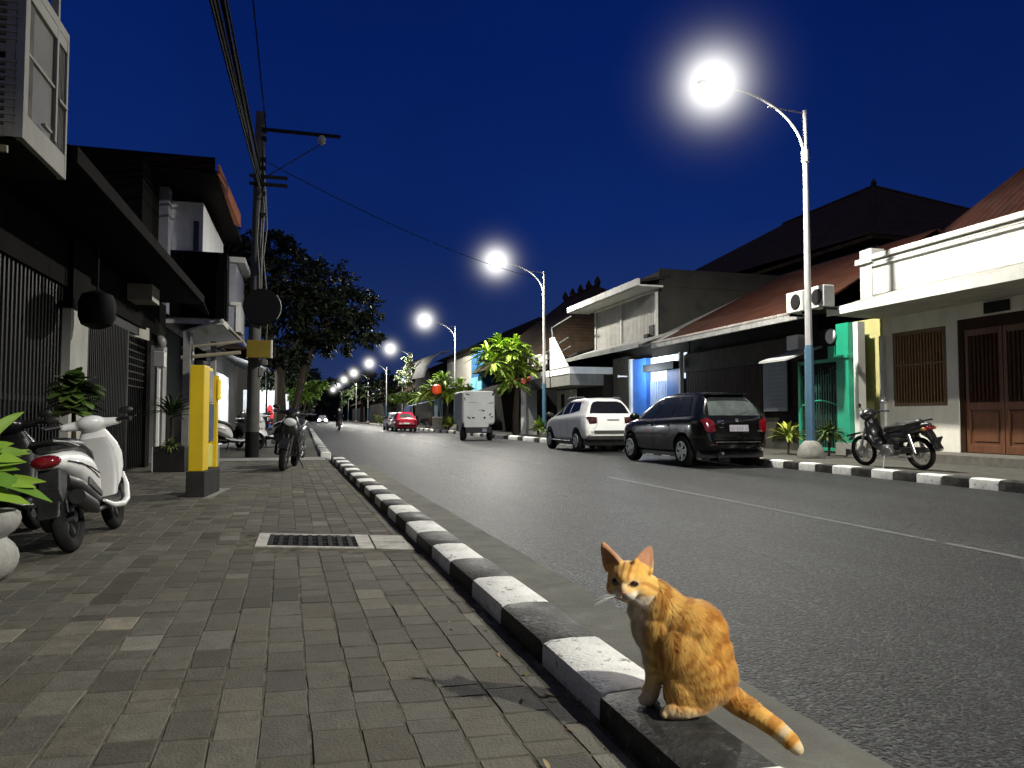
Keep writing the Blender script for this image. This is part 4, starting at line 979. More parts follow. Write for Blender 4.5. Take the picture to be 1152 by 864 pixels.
def rrect(x0, x1, y0, y1, r, n=4):
    pts = []
    for (cx, cy_, a0) in ((x1-r, y1-r, 0), (x0+r, y1-r, 90), (x0+r, y0+r, 180), (x1-r, y0+r, 270)):
        for k in range(n+1):
            a = R(a0 + 90*k/n); pts.append((cx+r*math.cos(a), cy_+r*math.sin(a)))
    return pts
def wheel(t, x, y, r=.33, wd=.2, label=None, side=1, rimm=STEEL):
    A = Matrix.Rotation(R(90), 3, 'X')
    b = MB(); prof = [(r*.62, -wd/2), (r*.93, -wd/2), (r*.985, -wd*.40), (r, -wd*.2), (r, wd*.2), (r*.985, wd*.40), (r*.93, wd/2), (r*.62, wd/2)]
    b.lathe(prof + [(r*.60, wd*.3), (r*.60, -wd*.3), prof[0]], (x, y, r), 36, M=A, caps=False); b.lathe([(r*.6, -.01), (r*.6, .01)], (x, y, r), 24, M=A); w_ = b.build('wheel', RUBBER, t, smooth=True)
    b = MB(); yo = y + side*wd*.42
    b.lathe([(r*.63, 0), (r*.63, side*.028*-1), (r*.57, side*.03*-1), (r*.56, .02*side)], (x, yo, r), 32, M=A, caps=False)
    for k in range(10):
        a = 2*math.pi*k/10 + (.09 if k % 2 else -.09)
        c = Vector((x + r*.33*math.sin(a), yo+side*.012, r + r*.33*math.cos(a)))
        b.box(c, (.042, .025, r*.52), M=Matrix.Rotation(a, 3, 'Y'))
    b.lathe([(r*.14, -.02), (r*.14, .025), (r*.08, .03)], (x, yo+side*.0, r), 16, M=Matrix.Rotation(R(-90*side), 3, 'X'))
    b.build('rim', rimm, w_, smooth=False)
    return w_
def car(name, label, cat, paint, T, wins, rear, wb, wr=.33, wd=.2, lod=0, tail=REDL, plate=True, group=None):
    """T: tables ztop, zbot, w, wroof, zbelt over x (front is +x)."""
    t = thing(name, label, cat, (0, 0, 0), 0, group)
    L0, L1 = T['top'][0][0], T['top'][-1][0]
    n = 60 if lod == 0 else 30
    xs = []
    for i in range(n+1):
        k = i/n; k = .5-.5*math.cos(math.pi*k)*(1-.0); k = .5*k + .5*(i/n)
        xs.append(L0 + (L1-L0)*k)
    rows = []
    for x in xs:
        zt, zb, w_, wf, zl = (interp(T[k], x) for k in ('top', 'bot', 'w', 'wroof', 'belt'))
        zl = min(zl, zt-.05)
        cab = max(0., min(1., (zt-zl-.05)/.35))
        rw = wf*cab + (w_*.86)*(1-cab)
        pts = [(0, zb), (w_*.84, zb), (w_*.95, zb+.07), (w_*.985, zb+.2), (w_, (zb+zl)*.5), (w_*.985, zl-.10), (w_*.955, zl-.03), (w_*.925, zl)]
        pts += [(rw + (w_*.915-rw)*.5*cab, zl+(zt-zl)*.5), (rw, zt-.085*min(1, cab+.25)), (rw*.93, zt-.03), (rw*.78, zt-.006), (rw*.4, zt+.008), (0, zt+.012)]
        # soften with one corner-cutting pass
        q = [pts[0]]
        for a, b_ in zip(pts[:-1], pts[1:]):
            q += [(a[0]*.75+b_[0]*.25, a[1]*.75+b_[1]*.25), (a[0]*.25+b_[0]*.75, a[1]*.25+b_[1]*.75)]
        q.append(pts[-1])
        full = [(-y, z_) for y, z_ in q[::-1][1:-1]]
        loop = [(y, z_) for y, z_ in q] + full
        rows.append([Vector((x, y, z_)) for y, z_ in loop])
    m = MB(); k = len(rows[0]); vs = [p for r_ in rows for p in r_]; fs = []
    for i in range(n):
        for j in range(k): fs.append((i*k+j, i*k+(j+1) % k, (i+1)*k+(j+1) % k, (i+1)*k+j))
    fs.append(tuple(range(k))[::-1]); fs.append(tuple(n*k+j for j in range(k)))
    m.add(vs, fs)
    body = m.build('body', paint, t, smooth=True)
    bv = bvh_of(body)
    # wheel arches are cut out
    cut = MB()
    for x in wb:
        for s in (-1, 1): cut.lathe([(wr*1.2, -.22), (wr*1.2, .22)], (x, s*(interp(T['w'], x)-.08), wr*1.02), 28, M=Matrix.Rotation(R(90), 3, 'X'))
    co_ = cut.build('cutter', BLACK)
    md = body.modifiers.new('arch', 'BOOLEAN'); md.object = co_; md.operation = 'DIFFERENCE'; md.solver = 'EXACT'
    apply_mods(body); bpy.data.objects.remove(co_)
    for p in body.data.polygons: p.use_smooth = True
    body.data.set_sharp_from_angle(angle=R(42))
    hw = max(v for _, v in T['w'])
    b = MB(); b.bx(L0+.25, L1-.25, -hw+.1, hw-.1, .2, .42)
    for x in wb: b.bx(x-.42, x+.42, -hw+.22, hw-.22, .22, .8)
    for s in (-1, 1): b.bx(-.2, .1, s*.3-.1, s*.3+.1, .16, .3)
    b.build('underbody', BLACK, t)
    for x in wb:
        for s in (-1, 1): wheel(t, x, s*(hw-.11), wr, wd, side=s)
    for s, ax in ((1, 'y+'), (-1, 'y-')):
        for poly in wins: project(bv, poly, ax, .005, 3).build('side_window', GLASS, t, smooth=True)
    for kind, poly, m_, cuts in rear:
        project(bv, poly, 'x-', .006 if kind == 'rear_window' else .012, cuts).build(kind, m_, t, smooth=True)
    return t, bv
def seam(bv, pts, ax, name, t, m=BLACK, w_=.007):
    mb = MB()
    for (a, b_) in zip(pts[:-1], pts[1:]):
        d = Vector((b_[0]-a[0], b_[1]-a[1])); d.normalize(); nx, ny = -d.y*w_, d.x*w_
        q = project(bv, [(a[0]+nx, a[1]+ny), (b_[0]+nx, b_[1]+ny), (b_[0]-nx, b_[1]-ny), (a[0]-nx, a[1]-ny)], ax, .004, 3)
        mb.add(q.v, q.f)
    return mb.build(name, m, t)
def mirror_parts(t, x, y, z_, m):
    for s in (-1, 1):
        b = MB(); b.ball((x, s*(y+.12), z_), (.07, .12, .085), 14, 10); b.bar((x+.02, s*(y-.02), z_-.05), (x, s*(y+.08), z_-.02), .025); b.build('mirror', m, t, smooth=True)

# black compact SUV
T = dict(top=[(-1.98, .62), (-1.965, .76), (-1.93, .98), (-1.86, 1.08), (-1.60, 1.42), (-1.44, 1.525), (-1.1, 1.565), (-.5, 1.57), (.1, 1.52), (.5, 1.41), (.85, 1.24), (1.15, 1.02), (1.5, .95), (1.85, .82), (1.98, .60)],
         bot=[(-1.98, .40), (-1.85, .30), (-1.3, .26), (1.3, .24), (1.8, .28), (1.98, .40)],
         w=[(-1.98, .58), (-1.95, .68), (-1.88, .765), (-1.5, .85), (-.5, .865), (1.0, .86), (1.6, .82), (1.85, .74), (1.98, .55)],
         wroof=[(-1.98, .70), (-1.9, .69), (-1.5, .545), (-.4, .57), (.3, .575), (.8, .60), (1.2, .67), (1.98, .6)],
         belt=[(-1.98, 1.02), (-1.5, 1.03), (0, .99), (1.1, .95), (1.98, .85)])
BP = car_paint('black_paint', (.0025, .003, .0032), rough=.2)
wins = [[(-1.42, 1.07), (-.78, 1.05), (-.74, 1.47), (-1.18, 1.47)][::1], [(-.70, 1.05), (.02, 1.03), (.02, 1.47), (-.66, 1.475)], [(.08, 1.03), (.84, 1.0), (.48, 1.33), (.28, 1.41), (.08, 1.45)]]
RG = mat('rear_glass', (.06, .07, .066), rough=.12, var=.45, scale=3, spec=.8)
rear = [('rear_window', [(-.59, 1.07), (.59, 1.07), (.50, 1.40), (.40, 1.445), (-.40, 1.445), (-.50, 1.40)], RG, 3)]
for s in (1, -1):
    pl = [(s*.50, .76), (s*.60, .72), (s*.72, .76), (s*.765, .98), (s*.66, 1.02), (s*.53, .95)]
    rear.append(('tail_light', pl if s > 0 else pl[::-1], REDL, 2))
t, bv = car('parked_car', 'black compact hatchback car with red tail lights parked at the right kerb', 'car', BP, T, wins, rear, (-1.22, 1.24), .325, .21)
b = MB(); b.box((-1.53, 0, 1.515), (.24, .98, .035)); b.build('spoiler', BP, t, bevel=.015)
project(bv, rrect(-.25, .19, .745, .875, .012), 'x-', .022, 2).build('number_plate', mat('plate_white', (.62, .60, .64), rough=.5, var=.25, scale=30), t)
m = MB(); r6 = random.Random(3)
for i, w_ in enumerate((.022, 0, .03, .03, .03, .03, 0, .03, .03)):
    y = -.20+.041*i
    if w_:
        pts = [(y, .775), (y+w_, .775), (y+w_, .845), (y, .845)]
        q = project(bv, [(y, .775), (y+.008, .775), (y+.008, .845), (y, .845)], 'x-', .026, 0); m.add(q.v, q.f)
        for zz in ((.775, .838) if i % 2 else (.806, .775)):
            q = project(bv, [(y, zz), (y+w_, zz), (y+w_, zz+.008), (y, zz+.008)], 'x-', .026, 0); m.add(q.v, q.f)
m.build('plate_marks', mat('plate_ink', (.30, .29, .33), rough=.6), t)
m = MB()
q = project(bv, rrect(-.03, .03, .935, 1.0, .012), 'x-', .02, 1); m.add(q.v, q.f)
for pl in (rrect(.30, .44, .95, .965, .004), rrect(.30, .36, .90, .912, .004), rrect(.37, .46, .925, .938, .004), rrect(.32, .42, .82, .83, .003), rrect(-.58, -.46, .74, .765, .004), rrect(-.52, .52, .525, .535, .002)):
    q = project(bv, pl, 'x-', .014, 1); m.add(q.v, q.f)
m.build('chrome_badge', CHROME, t)
seam(bv, [(-.62, .53), (-.66, .70)], 'x-', 'boot_seam', t); seam(bv, [(.62, .53), (.66, .70)], 'x-', 'boot_seam', t)
seam(bv, [(-.70, .34), (-.70, 1.0)], 'y+', 'door_seam', t); seam(bv, [(.05, .30), (.05, 1.0)], 'y+', 'door_seam', t); seam(bv, [(.95, .5), (.98, .92)], 'y+', 'door_seam', t)
for x in (-.55, .2): project(bv, rrect(x-.1, x+.1, .84, .87, .012), 'y+', .03, 1).build('door_handle', BP, t)
m = MB(); m.tube([(-2.0, .02, 1.075), (-1.89, -.3, 1.15)], .008, 6); m.build('wiper', BLACK, t)
m = MB(); m.bar((-1.98, .35, .30), (-1.8, .35, .30), .03, 10); m.build('exhaust', STEEL, t)
for s in (-1, 1): project(bv, rrect(s*.55-.07, s*.55+.07, .46, .5, .01), 'x-', .012, 1).build('reflector', DARKRED, t)
mirror_parts(t, .74, .86, 1.05, BP)
place(t, (8.40, 15.24, 0), R(91))

# white hatchback with high tail
T = dict(top=[(-1.95, .66), (-1.93, .82), (-1.90, 1.08), (-1.82, 1.18), (-1.66, 1.44), (-1.52, 1.57), (-1.1, 1.62), (-.4, 1.61), (.15, 1.54), (.55, 1.40), (.95, 1.18), (1.2, 1.06), (1.6, .98), (1.85, .84), (1.95, .62)],
         bot=[(-1.95, .46), (-1.85, .38), (-1.3, .33), (1.3, .31), (1.8, .34), (1.95, .45)],
         w=[(-1.95, .70), (-1.92, .77), (-1.86, .82), (-1.5, .865), (-.5, .87), (1.0, .86), (1.6, .83), (1.82, .76), (1.95, .58)],
         wroof=[(-1.95, .73), (-1.88, .72), (-1.5, .57), (-.4, .59), (.3, .59), (.8, .62), (1.2, .69), (1.95, .6)],
         belt=[(-1.95, 1.12), (-1.5, 1.13), (0, 1.07), (1.1, 1.02), (1.95, .9)])
WP = car_paint('car_white', (.76, .77, .74), rough=.32)
wins = [[(-1.28, 1.24), (-.52, 1.15), (-.50, 1.51), (-1.08, 1.50)], [(-.46, 1.15), (.16, 1.12), (.16, 1.51), (-.45, 1.515)], [(.22, 1.12), (.96, 1.07), (.54, 1.34), (.36, 1.43), (.22, 1.47)]]
rear = [('rear_window', [(-.66, 1.15), (.66, 1.15), (.56, 1.38), (.47, 1.48), (.34, 1.515), (-.34, 1.515), (-.47, 1.48), (-.56, 1.38)], mat('privacy_glass', (.006, .007, .009), rough=.12, var=.1), 3),
        ('lower_grille', rrect(-.56, .56, .55, .65, .01), mat('grey_plastic', (.05, .055, .05), rough=.6, var=.25), 2)]
for s in (1, -1):
    pl = [(s*.46, .86), (s*.70, .84), (s*.80, 1.03), (s*.74, 1.06), (s*.46, 1.04)]
    rear.append(('tail_light', pl if s > 0 else pl[::-1], DARKRED, 2))
t, bv = car('parked_car', 'white high-tailed hatchback car with black bumper parked in front of the black car', 'car', WP, T, wins, rear, (-1.2, 1.25), .335, .21)
b = MB(); b.bx(-1.97, -1.6, -.76, .76, .36, .50); b.bx(-1.15, 1.1, -.86, .86, .30, .36); b.build('bumper', BLACK, t, bevel=.03)
b = MB(); 
for s in (-1, 1): b.bx(-.75, .75, s*.90-.06, s*.90+.06, .31, .335)
b.build('running_board', STEEL, t, bevel=.006)
m = MB(); q = project(bv, rrect(-.28, .12, .955, .985, .01), 'x-', .025, 1); m.add(q.v, q.f); m.build('boot_handle', STEEL, t)
seam(bv, [(-.40, 1.12), (-.62, .83), (-.52, .68)], 'x-', 'boot_seam', t, w_=.004); seam(bv, [(.44, 1.12), (.44, .84), (.58, .66)], 'x-', 'boot_seam', t, w_=.004)
seam(bv, [(-.49, .42), (-.49, 1.1)], 'y+', 'door_seam', t, w_=.004); seam(bv, [(.2, .40), (.2, 1.08)], 'y+', 'door_seam', t, w_=.004); seam(bv, [(1.0, .5), (1.02, 1.0)], 'y+', 'door_seam', t, w_=.004)
for x in (-.36, .32): project(bv, rrect(x-.1, x+.1, .93, .965, .012), 'y+', .03, 1).build('door_handle', WP, t)
for s in (-1, 1):
    b = MB(); b.tube([(-1.35, s*.6, 1.60), (-1.2, s*.6, 1.645), (0, s*.62, 1.645), (.15, s*.62, 1.60)], .016, 6); b.build('roof_rail', STEEL, t)
mirror_parts(t, .86, .86, 1.12, BLACK)
t.scale = (.95, .97, 1.0); place(t, (8.62, 22.15, 0), R(91.5))

# red hatchback further on and a pale one before it
T2 = dict(top=[(-1.85, .55), (-1.82, .72), (-1.74, .92), (-1.45, 1.12), (-1.0, 1.38), (-.5, 1.45), (.1, 1.44), (.5, 1.32), (1.0, .95), (1.5, .84), (1.78, .68), (1.85, .5)],
          bot=[(-1.85, .36), (-1.7, .26), (1.6, .24), (1.85, .36)], w=[(-1.85, .62), (-1.78, .74), (-1.3, .81), (1.2, .81), (1.6, .75), (1.85, .52)],
          wroof=[(-1.85, .66), (-1.3, .60), (-.5, .56), (.3, .57), (1, .62), (1.85, .55)], belt=[(-1.85, .9), (-1, .92), (1, .86), (1.85, .7)])
wins2 = [[(-.95, .97), (-.22, .96), (-.22, 1.36), (-.70, 1.35)], [(-.15, .96), (.72, .92), (.42, 1.26), (-.15, 1.37)]]
rear2 = [('rear_window', [(-.52, .99), (.52, .99), (.44, 1.32), (-.44, 1.32)], RG, 2), ('number_plate', rrect(-.2, .2, .56, .67, .01), WHITEPAINT, 1)]
for s in (1, -1):
    pl = [(s*.52, .70), (s*.69, .70), (s*.70, .86), (s*.55, .86)]
    rear2.append(('tail_light', pl if s > 0 else pl[::-1], REDL, 1))
t, bv = car('parked_car', 'glossy red hatchback car seen from behind, parked far along the right side', 'car', car_paint('red_paint', (.40, .012, .035)), T2, wins2, rear2, (-1.15, 1.2), .29, .18, lod=1)
mirror_parts(t, .62, .80, .98, BLACK); place(t, (7.05, 56.0, 0), R(90))
t2 = copy_tree(t); t2.name = 'parked_car'
sil = car_paint('silver_paint', (.34, .35, .36), metal=.3)
for ch in t2.children:
    if ch.name.startswith('body'): ch.data = ch.data.copy(); ch.data.materials.clear(); ch.data.materials.append(sil)
place(t2, (7.0, 61.5, 0), R(90), 'pale silver car half hidden in front of the red car')
t3 = copy_tree(t); t3.name = 'oncoming_car'
for ch in t3.children:
    if ch.name.startswith('body'): ch.data = ch.data.copy(); ch.data.materials.clear(); ch.data.materials.append(sil)
place(t3, (2.6, 132, 0), R(-90), 'tiny far car coming with its headlights lit')
for s in (-1, 1):
    b = MB(); b.ball((1.80, s*.55, .62), (.08, .26, .2), 10, 8); b.build('headlight', mat('headlight_lit', (.9, .9, .9), emit=(.95, .97, 1), estr=26), t3)
# ------------------------------------------------------------------ motorcycles
AX = Matrix.Rotation(R(90), 3, 'X')
def tyre(t, x, r, wd, rimm, spokes=0, alloy=5, name='wheel'):
    b = MB(); n = 36; k = 10; vs = []
    for i in range(n):
        a = 2*math.pi*i/n
        for j in range(k):
            c = 2*math.pi*j/k; rr = r - wd*.5 + wd*.5*math.cos(c); vs.append((x + rr*math.sin(a), wd*.5*math.sin(c), r + rr*math.cos(a)))
    b.add(vs, [(i*k+j, ((i+1) % n)*k+j, ((i+1) % n)*k+(j+1) % k, i*k+(j+1) % k) for i in range(n) for j in range(k)])
    w_ = b.build(name, RUBBER, t, smooth=True)
    b = MB(); b.lathe([(r-wd*.92, -wd*.28), (r-wd*.72, -wd*.30), (r-wd*.72, wd*.30), (r-wd*.92, wd*.28), (r-wd*.92, -wd*.28)], (x, 0, r), 32, M=AX, caps=False)
    b.lathe([(.045, -.06), (.045, .06)], (x, 0, r), 12, M=AX)
    if spokes:
        for i in range(spokes):
            a = 2*math.pi*i/spokes; s = .03 if i % 2 else -.03
            b.bar((x+.04*math.sin(a+.5), s, r+.04*math.cos(a+.5)), (x+(r-wd*.9)*math.sin(a), 0, r+(r-wd*.9)*math.cos(a)), .0035, 4)
    else:
        for i in range(alloy):
            a = 2*math.pi*i/alloy
            b.box((x+(r-wd*.9)*.5*math.sin(a), 0, r+(r-wd*.9)*.5*math.cos(a)), (.04, .025, (r-wd*.9)), M=Matrix.Rotation(a, 3, 'Y'))
    b.build('rim', rimm, w_)
    b = MB(); b.lathe([(.05, 0), (.10, 0), (.10, .004), (.05, .004), (.05, 0)], (x, wd*.45, r), 24, M=AX, caps=False); b.build('brake_disc', STEEL, w_)
    return w_
def loft_x(st, e, n=20):
    # rounded hull from (x, bottom, top, half width) stations
    m = MB(); vs = []; fs = []
    for (x, zb, zt, hw) in st:
        for k in range(n):
            a = 2*math.pi*k/n; c_, s_ = math.cos(a), math.sin(a)
            vs.append((x, hw*math.copysign(abs(c_)**(2/e), c_), (zb+zt)/2 + (zt-zb)/2*math.copysign(abs(s_)**(2/e), s_)))
    q = len(st)
    for i in range(q-1):
        for k in range(n): fs.append((i*n+k, i*n+(k+1) % n, (i+1)*n+(k+1) % n, (i+1)*n+k))
    fs.append(tuple(range(n))[::-1]); fs.append(tuple((q-1)*n+k for k in range(n)))
    m.add(vs, fs); return m
def loft_z(st, e, n=20):
    # the same, upright, from (z, x, thickness, half width)
    m = loft_x([(z_, -hw, hw, th) for (z_, x, th, hw) in st], e, n)
    for i, v in enumerate(m.v):
        z_, x, th, hw = st[i//n]; m.v[i] = Vector((x + v.y, v.z, z_))
    return m
def make_scooter(label, group, shell_m, accent, seat_m=BLACK):
    """automatic scooter, x forward, wheelbase 1.25 m, wheels on z = 0"""
    t = thing('scooter', label, 'motor scooter', (0, 0, 0), 0, group)
    tyre(t, -.62, .265, .105, mat('scooter_rim', (.05, .05, .05), rough=.4), alloy=5); tyre(t, .63, .265, .095, mat('scooter_rim', (.05,.05,.05)), alloy=5)
    # tail and side body: a sharp wedge rising to the tail lamp
    loft_x([(-.95, .700, .735, .035), (-.90, .665, .765, .085), (-.76, .625, .785, .125), (-.58, .565, .79, .150), (-.40, .485, .775, .158), (-.24, .405, .735, .152), (-.12, .345, .66, .135), (-.04, .315, .57, .110), (.0, .31, .50, .08)], 2.6).build('side_body', shell_m, t, smooth=True)
    b = MB()
    for s in (-1, 1):
        for (za, zb, xa, xb, r_) in ((.70, .56, -.80, -.18, .006), (.665, .52, -.62, -.20, .004)):
            b.tube([(xa, s*.118, za), (xa*.7+xb*.3, s*.153, za*.75+zb*.25), (xa*.35+xb*.65, s*.160, za*.4+zb*.6), (xb, s*.150, zb)], r_, 6)
    b.build('stripe', accent, t)
    loft_x([(-.72, .50, .62, .09), (-.55, .44, .57, .125), (-.35, .36, .50, .13), (-.12, .27, .40, .12), (-.04, .26, .34, .10)], 3).build('lower_cover', accent, t, smooth=True)
    # floorboard and legshield
    loft_x([(-.16, .25, .345, .15), (.05, .24, .325, .165), (.28, .24, .33, .17), (.36, .27, .38, .15)], 4).build('floorboard', accent, t, smooth=True)
    for s in (-1, 1):
        b = MB(); b.tube([(-.22, s*.165, .33), (-.05, s*.185, .27), (.20, s*.195, .25), (.36, s*.195, .28), (.46, s*.185, .40), (.49, s*.165, .52)], [.012, .024, .028, .028, .022, .008], 10); b.build('sill', shell_m, t, smooth=True)
    loft_z([(.36, .36, .035, .11), (.45, .41, .045, .155), (.58, .445, .055, .185), (.70, .45, .065, .190), (.80, .435, .065, .165), (.90, .405, .06, .115), (.96, .38, .045, .08)], 2.4).build('leg_shield', shell_m, t, smooth=True)
    loft_z([(.32, .32, .04, .13), (.45, .365, .04, .15), (.60, .39, .045, .16), (.75, .395, .045, .15), (.86, .375, .045, .11)], 3).build('inner_shield', mat('inner_grey', (.50, .50, .48), rough=.4, var=.06, dirt=.1), t, smooth=True)
    # front fender, fork
    b = MB()
    for k in range(9):
        a0, a1 = R(-65+130*k/9), R(-65+130*(k+1)/9); rr = .305
        b.add([(.63+rr*math.sin(a0), -.075, .265+rr*math.cos(a0)), (.63+rr*math.sin(a0), .075, .265+rr*math.cos(a0)), (.63+rr*math.sin(a1), .075, .265+rr*math.cos(a1)), (.63+rr*math.sin(a1), -.075, .265+rr*math.cos(a1)),
               (.63+(rr-.07)*math.sin(a0), -.085, .265+(rr-.07)*math.cos(a0)), (.63+(rr-.07)*math.sin(a0), .085, .265+(rr-.07)*math.cos(a0)), (.63+(rr-.07)*math.sin(a1), .085, .265+(rr-.07)*math.cos(a1)), (.63+(rr-.07)*math.sin(a1), -.085, .265+(rr-.07)*math.cos(a1))],
              [(0,1,2,3), (0,3,7,4), (1,5,6,2)])
    b.build('front_fender', shell_m, t, smooth=True)
    b = MB()
    for s in (-1, 1): b.tube([(.65, s*.075, .27), (.50, s*.075, .60)], .022, 8)
    b.tube([(.50, 0, .55), (.36, 0, .98)], .03, 8); b.build('fork', BLACK, t)
    # handlebar cowl, bar, mirrors, lamp
    blob('handlebar_cowl', shell_m, t, [('e', (.36, 0, .985), (.12, .13, .075), (0, .35, 0)), ('t', [(.33, -.22, .985), (.35, 0, .99), (.33, .22, .985)], [.035, .055, .035])], .012, 4)
    b = MB(); b.tube([(.26, -.34, .99), (.32, -.2, .995), (.34, 0, 1.), (.32, .2, .995), (.26, .34, .99)], .015, 8); b.build('handlebar', STEEL, t)
    b = MB()
    for s in (-1, 1): b.tube([(.26, s*.345, .99), (.30, s*.235, .996)], .021, 10)
    b.build('grip', BLACK, t)
    b = MB()
    for s in (-1, 1): b.tube([(.37, s*.23, 1.0), (.30, s*.385, 1.01)], .006, 5)
    b.build('brake_lever', CHROME, t)
    for s in (-1, 1):
        b = MB(); b.tube([(.33, s*.2, 1.0), (.33, s*.26, 1.05)], .008, 6); b.ball((.33, s*.30, 1.07), (.018, .06, .036), 14, 8); b.build('mirror', BLACK, t, smooth=True)
    b = MB(); b.ball((.52, 0, .83), (.05, .11, .07), 14, 10); b.build('headlight', CLEARL, t, smooth=True)
    # seat, grab rail, tail lamp
    loft_x([(-.90, .785, .825, .05), (-.84, .775, .865, .10), (-.66, .770, .885, .130), (-.46, .760, .870, .138), (-.36, .750, .825, .135), (-.18, .70, .79, .120), (-.05, .64, .725, .09), (.0, .61, .67, .05)], 2.8).build('seat', seat_m, t, smooth=True)
    b = MB(); b.tube([(-.55, .12, .80), (-.80, .12, .84), (-.92, .07, .86), (-.92, -.07, .86), (-.80, -.12, .84), (-.55, -.12, .80)], .016, 8); b.build('grab_rail', BLACK, t, smooth=True)
    b = MB(); b.ball((-.90, 0, .715), (.070, .105, .05), 16, 10); b.build('tail_light', REDL, t, smooth=True)
    # rear mudguard with plate, engine, muffler, stand
    b = MB(); b.prism([(-.86, .66), (-.70, .62), (-.76, .50), (-1.0, .30), (-1.04, .31), (-.92, .50)], .15, M=RX, c=(0, .075, 0)); b.build('mudguard', BLACK, t, bevel=.012)
    b = MB(); b.box((-.985, 0, .47), (.012, .18, .12), rot=(0, R(-28), 0)); b.build('number_plate', mat('plate_dark', (.03, .03, .03), rough=.5), t)
    b = MB(); b.box((-.36, .11, .30), (.62, .09, .15)); b.lathe([(.10, 0), (.12, .02), (.12, .09), (.09, .11)], (-.60, .06, .29), 18, M=Matrix.Rotation(R(-90), 3, 'X')); b.lathe([(.09, 0), (.11, .02), (.11, .08), (.08, .1)], (-.18, .08, .31), 18, M=Matrix.Rotation(R(-90), 3, 'X')); b.build('engine', mat('engine_grey', (.045, .045, .045), rough=.45, metal=.3, var=.3), t, bevel=.02)
    b = MB(); b.tube([(-.12, -.13, .27), (-.4, -.15, .27), (-.52, -.155, .32), (-.88, -.165, .43)], [.018, .022, .055, .058], 12); b.build('muffler', mat('muffler_black', (.03, .03, .03), rough=.4, metal=.4), t, smooth=True)
    b = MB(); b.prism([(-.78, .50), (-.50, .38), (-.48, .42), (-.74, .56)], .02, M=RX, c=(0, -.215, 0)); b.build('muffler_guard', mat('guard_grey', (.10, .10, .10), rough=.4, metal=.5), t, bevel=.006)
    b = MB(); b.tube([(-.66, .13, .28), (-.52, .12, .58)], .028, 10); b.build('shock', STEEL, t)
    b = MB(); b.tube([(-.05, .10, .28), (-.10, .24, .03)], .012, 6); b.box((-.10, .25, .016), (.07, .05, .02)); b.build('side_stand', BLACK, t)
    return t
WSH = mat('scooter_white', (.82, .82, .79), rough=.3, var=.05, coat=.6, dirt=.08)
BSH = mat('scooter_black', (.010, .010, .011), rough=.3, var=.1, coat=.6)
sc = make_scooter('white scooter with red tail light leaning on its stand at the left', None, WSH, BLACK)
place(sc, (-1.49, 6.14, .122), R(89)); sc.rotation_euler = (R(-9), 0, R(89))
bs = copy_tree(sc)
def recolour(root, frm, to):
    def rec(o):
        if o.type == 'MESH' and o.data.materials and o.data.materials[0] == frm:
            o.data = o.data.copy(); o.data.materials.clear(); o.data.materials.append(to)
        for c in o.children: rec(c)
    rec(root)
recolour(bs, WSH, BSH); recolour(bs, MATS['inner_grey'], BLACK)
place(bs, (-.30, 13.75, .122), R(-96), 'black scooter facing the viewer at the left kerb'); bs.rotation_euler = (R(-7), 0, R(-98))
for p, a, lab, white in (((-1.95, 21.6, .122), 20, 'white scooter with its black front wheel showing left of the utility pole', 1), ((-.95, 24.8, .122), 150, 'black scooter standing just right of the utility pole', 0), ((-1.62, 22.9, .122), -60, 'white scooter nose-on to the road right behind the utility pole', 1), ((-.75, 29.5, .122), 60, 'dark scooter by the small green tree, past the lit shop', 0),
                         ((-2.2, 24.2, .122), 10, 'dark scooter half hidden behind the yellow pillar and the pole', 0), ((-.35, 27.5, .122), 100, 'white scooter parked beyond the black scooter by the lit shop', 1)):
    k = copy_tree(sc if white else bs); place(k, p, R(a), lab, 'scooters parked by the lit shop'); k.rotation_euler = (R(-7), 0, R(a))
# a black one hidden behind the white scooter
k = copy_tree(bs); k.scale = (.85, .85, .85); place(k, (-2.15, 6.3, .122), R(84), 'dark scooter in the shadow behind the white scooter'); k.rotation_euler = (R(-7), 0, R(84))
sc['group'] = 'scooters on the left pavement'; sc.scale = (.87, .87, .87)

